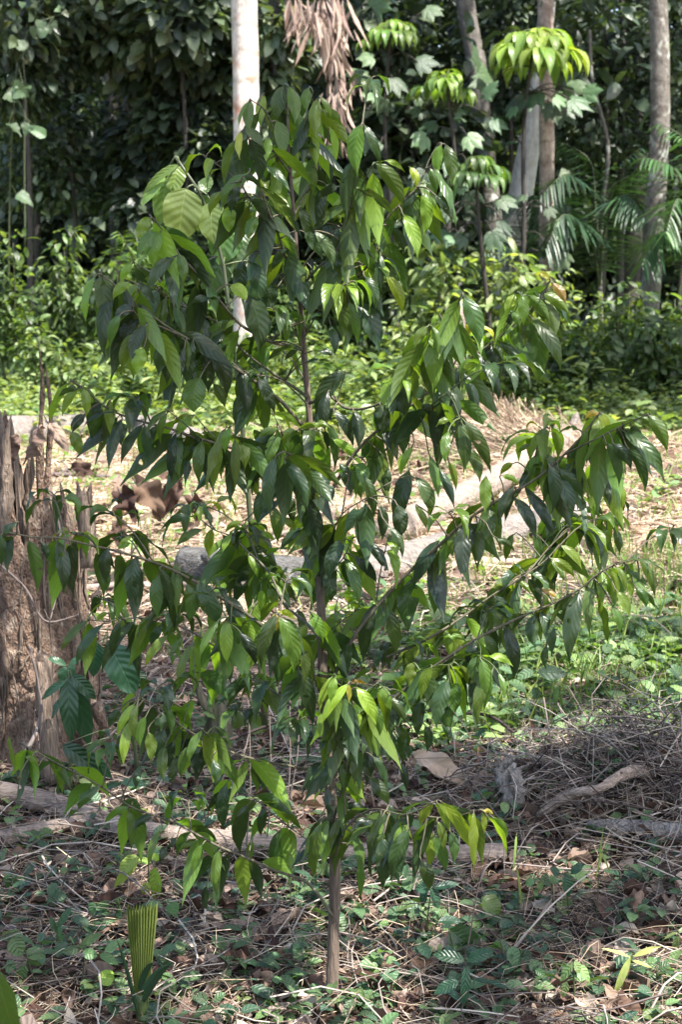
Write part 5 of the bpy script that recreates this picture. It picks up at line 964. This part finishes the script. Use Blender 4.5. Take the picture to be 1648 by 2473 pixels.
stick('pale root-like twig at the foot of the tall stump on the left', [(25,1870,4.),(60,1820,4.),(90,1760,4.05),(100,1700,4.1)], .009, tint=.8)
stick('thin bare stem standing among the weeds right of the sapling base', [(1090,2480,2.95),(1130,2290,2.97),(1165,2110,3.0),(1190,2040,3.0)], .0022, tint=.5)
stick('arched brown twig rising in front of the right-hand brush', [(1648,2180,3.6),(1560,2120,3.65),(1480,2060,3.7),(1400,2010,3.8)], .007, tint=.45)
stick('thin vine hanging from the stump top down its front', [(135,1230,4.1),(150,1330,4.08),(140,1420,4.1),(120,1500,4.05)], .003, tint=.6)
stick('slender dark twig reaching right behind the lower left leaf clusters', [(545,1790,3.6),(640,1755,3.6),(760,1710,3.5)], .004, tint=.1)
stick('bent pale twig on the litter at the lower left', [(140,2095,3.5),(150,2130,3.45),(230,2110,3.5),(260,2080,3.55)], .003, tint=.9)
for i, (x0, y0, x1, y1) in enumerate([(590,2100,600,1690),(640,2080,650,1700),(680,2060,700,1660),(560,1900,610,1700),(700,1930,720,1690),(655,2420,668,2150)]):
    stick('one of the thin dry stalks standing behind the sapling trunk at the lower left', [(x0,y0,3.5+.05*i),((x0+x1)/2+10,(y0+y1)/2,3.5+.05*i),(x1,y1,3.55+.05*i)], .0022, tint=.55, group='dry standing stalks', name='dry_stalk')

# ------------------------------------------------------------------ cut palm shoot
b = ground(338, 2478); Yp = b[1]; t = thing('palm_shoot', 'folded green palm shoot cut off flat at the top, at the bottom left', 'palm', b)
n, m_ = 14, 23; u = np.linspace(-1, 1, m_); V = []
for i in range(n):
    s = i/(n-1); px = 338-2+6*s*0; L = at(328+(303-328)*s, 2440+(2200-2440)*s, Yp); Rr = at(356+(381-356)*s, 2440+(2193-2440)*s, Yp)
    c = (L+Rr)/2; h = (Rr-L)/2; zig = np.where(np.arange(m_) % 2 == 0, 1., -1.)
    p = c + u[:,None]*h - np.array([0,1,0])*((.35*(1-u[:,None]**2))*np.linalg.norm(h)) + np.array([0,1,0])*zig[:,None]*np.linalg.norm(h)*.13
    if i == n-1: p = p + Z*(zig[:,None]*.006 + .004 + .010*np.random.default_rng(3).random((m_,1)))
    V.append(p)
mb = MB(); mb.add(np.array(V), grid_faces(n-1, m_-1), np.stack(np.broadcast_arrays(np.linspace(0,1,m_)[None], np.linspace(0,1,n)[:,None]), -1), np.tile(np.where(np.arange(m_) % 2 == 0, 1., .85), n)); mb.build('pleated_blade', M['shoot'], t, smooth=False)
mb = MB(); tube(mb, spline([b-[0,0,.03], at(342,2440,Yp), at(342,2400,Yp)], 8), np.linspace(.010,.012,8), 8, tint=.9); mb.build('shoot_base', M['stem'], t)
lf = MB()
for (bx,by,tx,ty,w) in [(330,2440,282,2270,9),(345,2420,415,2325,14),(335,2390,370,2325,14),(340,2400,408,2330,12),(326,2430,300,2330,8)]:
    B = at(bx,by,Yp-.02); T = at(tx,ty,Yp-.05); leaves(lf, B, T, w*Yp/FPX*1.3, nrm(np.cross(T-B, FW)), Z*.01, .5, .02, .1, None, 'blade', 8, 2)
lf.build('lower_leaflets', M['palm'], t)

# ------------------------------------------------------------------ seedlings and weeds one can count
GW = 'small broad-leaved seedlings'
def weed(label, bx, by, nodes, mat='weed', tint=.5, seed=1, name='seedling', group=GW, prof='oval', ratio=.5, r=.0025, Y=None, cat='plant'):
    """nodes: leaf list (base x, y, tip x, y, width); bx, by: foot of the stem"""
    b = ground(bx, by) if Y is None else at(bx, by, Y); Y0 = b[1]; g = np.random.default_rng(seed)
    tx = np.mean([q[0] for q in nodes]); ty = min(q[1] for q in nodes)
    pts = [(bx, by, Y0), ((bx+tx)/2, (by+ty)/2, Y0), (tx, ty, Y0)]
    return bigleaf_plant(name, label, cat, pts, [(q[0], q[1], q[2], q[3], Y0+g.normal()*.01, q[4], float(np.clip(tint+g.normal()*.1,0,1))) for q in nodes], mat, group, prof, ratio, r=r, nu=8, nv=6, fold=.2, face=.45, arch=.06)
weed('seedling with silvery-striped dark leaves under the lowest right leaf cluster', 1025, 2285, [(1040,2140,1060,2195,34),(1045,2145,1110,2135,22),(1040,2140,1005,2150,26),(1060,2225,1115,2225,26),(1030,2145,1020,2190,24)], tint=.2, seed=1, mat='bigleaf')
weed('tall weed with two large grey-green leaves at the bottom right of the sapling base', 1130, 2480, [(1125,2320,1045,2305,30),(1130,2320,1195,2295,30),(1140,2365,1238,2392,34),(1110,2370,1050,2400,30),(1128,2330,1120,2430,24),(1130,2410,1180,2440,18),(1120,2420,1070,2385,20)], tint=.3, seed=2, mat='bigleaf')
weed('olive leaf of a thin seedling, partly eaten, behind the tall weed', 1105, 2330, [(1085,2245,1160,2310,70)], tint=.4, seed=3, mat='sap', ratio=.9)
weed('single round olive leaf on a thin stem right of the lowest leaf cluster', 1172, 2250, [(1170,2165,1205,2215,50)], tint=.55, seed=4, mat='sap', prof='round')
weed('seedling with bright drooping leaves at the lower right', 1390, 2460, [(1385,2330,1355,2370,28),(1390,2320,1400,2352,22),(1400,2330,1425,2372,24),(1370,2370,1360,2410,20)], tint=.75, seed=5)
weed('grass-like yellow-green weed with long arching blades at the right', 1490, 2420, [(1530,2310,1600,2285,14),(1525,2310,1480,2415,18),(1530,2315,1450,2290,14),(1528,2320,1580,2340,12)], tint=.95, seed=6, prof='lance', mat='grass')
weed('bright narrow-leaved weed at the right edge of the lower ground', 1640, 2330, [(1640,2250,1600,2272,14),(1640,2250,1668,2240,14),(1640,2260,1625,2300,14)], tint=.9, seed=7, prof='lance')
weed('pale green round-leaved creeper in front of the right-hand brush', 1340, 2220, [(1290,2125,1272,2138,22),(1300,2130,1310,2148,22),(1330,2130,1345,2120,24),(1290,2150,1300,2160,20),(1390,2110,1415,2125,30),(1380,2170,1360,2190,30),(1330,2220,1348,2225,20),(1345,2180,1370,2210,24)], tint=.65, seed=8, prof='round', ratio=.8)
weed('dull green seedling with a grey-striped leaf right of the round-leaved creeper', 1380, 2250, [(1365,2110,1375,2165,30),(1350,2115,1330,2095,22),(1380,2110,1410,2085,20)], tint=.2, seed=9, mat='bigleaf')
weed('tall thin grass stem rising in front of the brush heap', 1255, 2290, [(1248,2020,1240,2110,6),(1250,2100,1262,2200,6)], tint=.8, seed=10, prof='blade', mat='grass', r=.002)
weed('second thin grass stem right of the round-leaved creeper', 1440, 2250, [(1455,2060,1440,2120,6),(1450,2050,1475,2110,6),(1447,2080,1458,2000,5)], tint=.8, seed=11, prof='blade', mat='grass', r=.002)
weed('seedling with bright sunlit lime leaves beside the lower left twig', 360, 2190, [(330,2065,288,2115,34),(335,2070,276,2145,26),(365,2085,320,2075,22),(375,2095,378,2175,38),(360,2130,345,2160,24),(380,2080,372,2060,18)], tint=.85, seed=12, mat='umb')
weed('small heart-leaved weed pair at the far lower left', 20, 2180, [(15,2110,20,2150,34),(45,2115,40,2145,30),(60,2120,35,2140,20)], tint=.5, seed=13, prof='heart', ratio=.8)
weed('weed with three pointed leaves left of the sunlit lime seedling', 110, 2150, [(105,2110,80,2125,16),(115,2105,130,2120,16),(145,2098,165,2108,18),(150,2115,145,2140,16)], tint=.6, seed=14)
weed('group of dark heart-shaped leaves on a low stem below the sunlit lime seedling', 260, 2260, [(225,2180,222,2215,26),(250,2175,253,2212,26),(285,2168,295,2212,36),(415,2180,425,2215,38)], tint=.3, seed=15, prof='heart', ratio=.8)
weed('pale-leaved weed with broad leaves at the lower left edge', 90, 2400, [(30,2265,50,2310,42),(60,2300,110,2310,34),(10,2330,35,2340,30),(100,2300,135,2300,26),(60,2330,45,2370,28)], tint=.45, seed=16)
weed('weed with toothed light leaves left of the cut palm shoot', 190, 2420, [(190,2290,245,2255,22),(190,2295,150,2300,24),(200,2300,235,2310,26),(180,2285,165,2260,18),(240,2305,285,2330,26),(250,2300,305,2270,26)], tint=.55, seed=17)
weed('dark slender weed with an upright leaf at the left, below the heart-shaped leaves', 135, 2330, [(140,2240,172,2190,18),(135,2250,120,2215,14),(140,2230,150,2280,14)], tint=.15, seed=18)
weed('bright round young leaf beside the cut palm shoot', 285, 2430, [(275,2365,235,2358,38)], tint=.95, seed=19, prof='round', ratio=1., mat='umb')
weed('bright sprig at the foot of the cut palm shoot', 330, 2470, [(370,2400,395,2395,12),(360,2385,375,2370,16),(290,2410,240,2420,12),(330,2440,305,2440,16)], tint=.85, seed=20)
weed('low weed with bright narrow leaves right of the cut palm shoot', 585, 2450, [(585,2415,570,2420,10),(588,2412,608,2410,10),(586,2410,590,2395,10),(584,2418,600,2428,9),(580,2412,568,2405,9)], tint=.95, seed=21, prof='lance')
weed('weed with oval grey-green leaves at the bottom, between the palm shoot and the sapling base', 505, 2460, [(500,2415,470,2405,28),(515,2420,545,2398,24),(500,2440,460,2460,26),(520,2440,560,2480,22)], tint=.4, seed=22)
weed('bright tiny-leaved weed at the far left bottom', 50, 2420, [(45,2390,25,2375,12),(50,2388,70,2385,12),(55,2395,72,2405,12),(48,2385,50,2365,10)], tint=.9, seed=23)
weed('upright green leaves of a weed at the bottom centre right', 880, 2470, [(1262,2395,1250,2360,12),(1265,2400,1268,2365,12),(1262,2410,1240,2430,10)] if False else [(880,2420,870,2380,12),(884,2420,900,2390,12)], tint=.6, seed=24)
weed('leafy weed with upright stems in the sunlit grass under the right branches', 1290, 1760, [(1290,1620,1250,1640,26),(1300,1625,1370,1630,34),(1320,1620,1340,1655,24),(1290,1660,1300,1690,24),(1350,1660,1340,1700,22),(1280,1690,1275,1720,18)], tint=.35, seed=25)
weed('weed with a big rounded leaf in the carpet of weeds at the right', 1480, 1700, [(1455,1645,1490,1635,34),(1490,1620,1550,1650,24),(1420,1660,1480,1665,24)], tint=.55, seed=26)
weed('small bushy weed at the lower right edge', 1600, 2400, [(1560,2330,1590,2320,26),(1590,2340,1620,2330,26),(1600,2360,1570,2370,24),(1610,2350,1640,2365,26),(1560,2350,1540,2340,20)], tint=.45, seed=27)
weed('low weed of light green leaves at the foot of the mossy stub', 480, 1840, [(490,1720,520,1735,28),(500,1740,470,1750,26),(520,1745,550,1760,26),(480,1770,500,1790,24),(540,1780,570,1790,24),(460,1735,440,1750,20)], tint=.7, seed=28)
weed('broad olive-leaved weed right of the mossy stub', 610, 1830, [(600,1730,560,1755,46),(600,1740,640,1765,44),(610,1720,630,1690,36)], tint=.5, seed=29, mat='sap', ratio=.7)
bigleaf_plant('broad_leaved_seedling', 'seedling with big dark veined leaves right in front of the tall stump', 'plant', [(170,1900,3.95),(168,1760,3.95),(165,1610,3.95)],
  [(165,1635,172,1790,3.88,44,.5),(180,1640,215,1805,3.9,52,.35),(172,1632,230,1690,3.86,34,.4),(158,1645,102,1690,3.86,18,.5),(160,1608,115,1590,3.95,16,.6),(168,1605,195,1592,3.95,16,.6),(150,1690,125,1735,3.9,26,.45),(158,1610,150,1650,3.9,26,.6),(172,1605,175,1640,3.9,20,.6)], 'bigleaf', None, 'oval', .4, r=.006, nu=12, nv=8, fold=.15, face=.9, arch=.12)
bigleaf_plant('broad_leaved_seedling', 'plant with very wide dark veined leaves under the left leaf cluster by the stump', 'plant', [(330,1860,3.7),(315,1700,3.7),(285,1540,3.7)],
  [(235,1552,225,1635,3.65,40,.3),(265,1560,325,1680,3.62,74,.3),(300,1620,260,1610,3.68,30,.6),(330,1620,345,1660,3.66,34,.5),(180,1810,270,1880,3.6,40,.35),(150,1800,250,1880,3.55,44,.2)], 'bigleaf', None, 'oval', .5, r=.006, nu=12, nv=8, fold=.15, face=.9, arch=.12)
bigleaf_plant('seedling', 'seedling with one feathery ribbed leaf lying over the long bough at the lower left', 'plant', [(300,1960,3.7),(300,1930,3.7),(292,1895,3.68)], [(292,1890,355,1898,3.66,22,.8),(292,1892,250,1905,3.68,16,.5)], 'bigleaf', None, 'oval', .4, r=.003)
bigleaf_plant('near_plant', 'blurred green leaf of a plant very close to the camera in the bottom left corner', 'plant', [(-140,3300,1.75),(-120,2800,1.75),(-60,2500,1.75)], [(-10,2340,40,2520,1.75,80,.45),(-60,2480,-150,2560,1.75,70,.4)], 'sap', None, 'oval', .5, r=.006)
# dark dead leaves caught in the brush heap
for i, (x0, y0, x1, y1, w) in enumerate([(1120,2000,1180,2035,44),(1300,1975,1345,2030,40),(1400,2050,1465,2075,40),(1500,1955,1560,1985,44),(1210,2060,1260,2040,34),(1440,1890,1500,1915,42),(1180,1935,1150,1985,34)]):
    dead_leaf('one of the curled dark dead leaves caught in the right-hand brush heap', x0, y0, x1, y1, w, .15+.09*(i % 4), .9, Y=3.72+.03*i, wave=.25, fold=.7, group='dead leaves in the brush heap', face=.7)
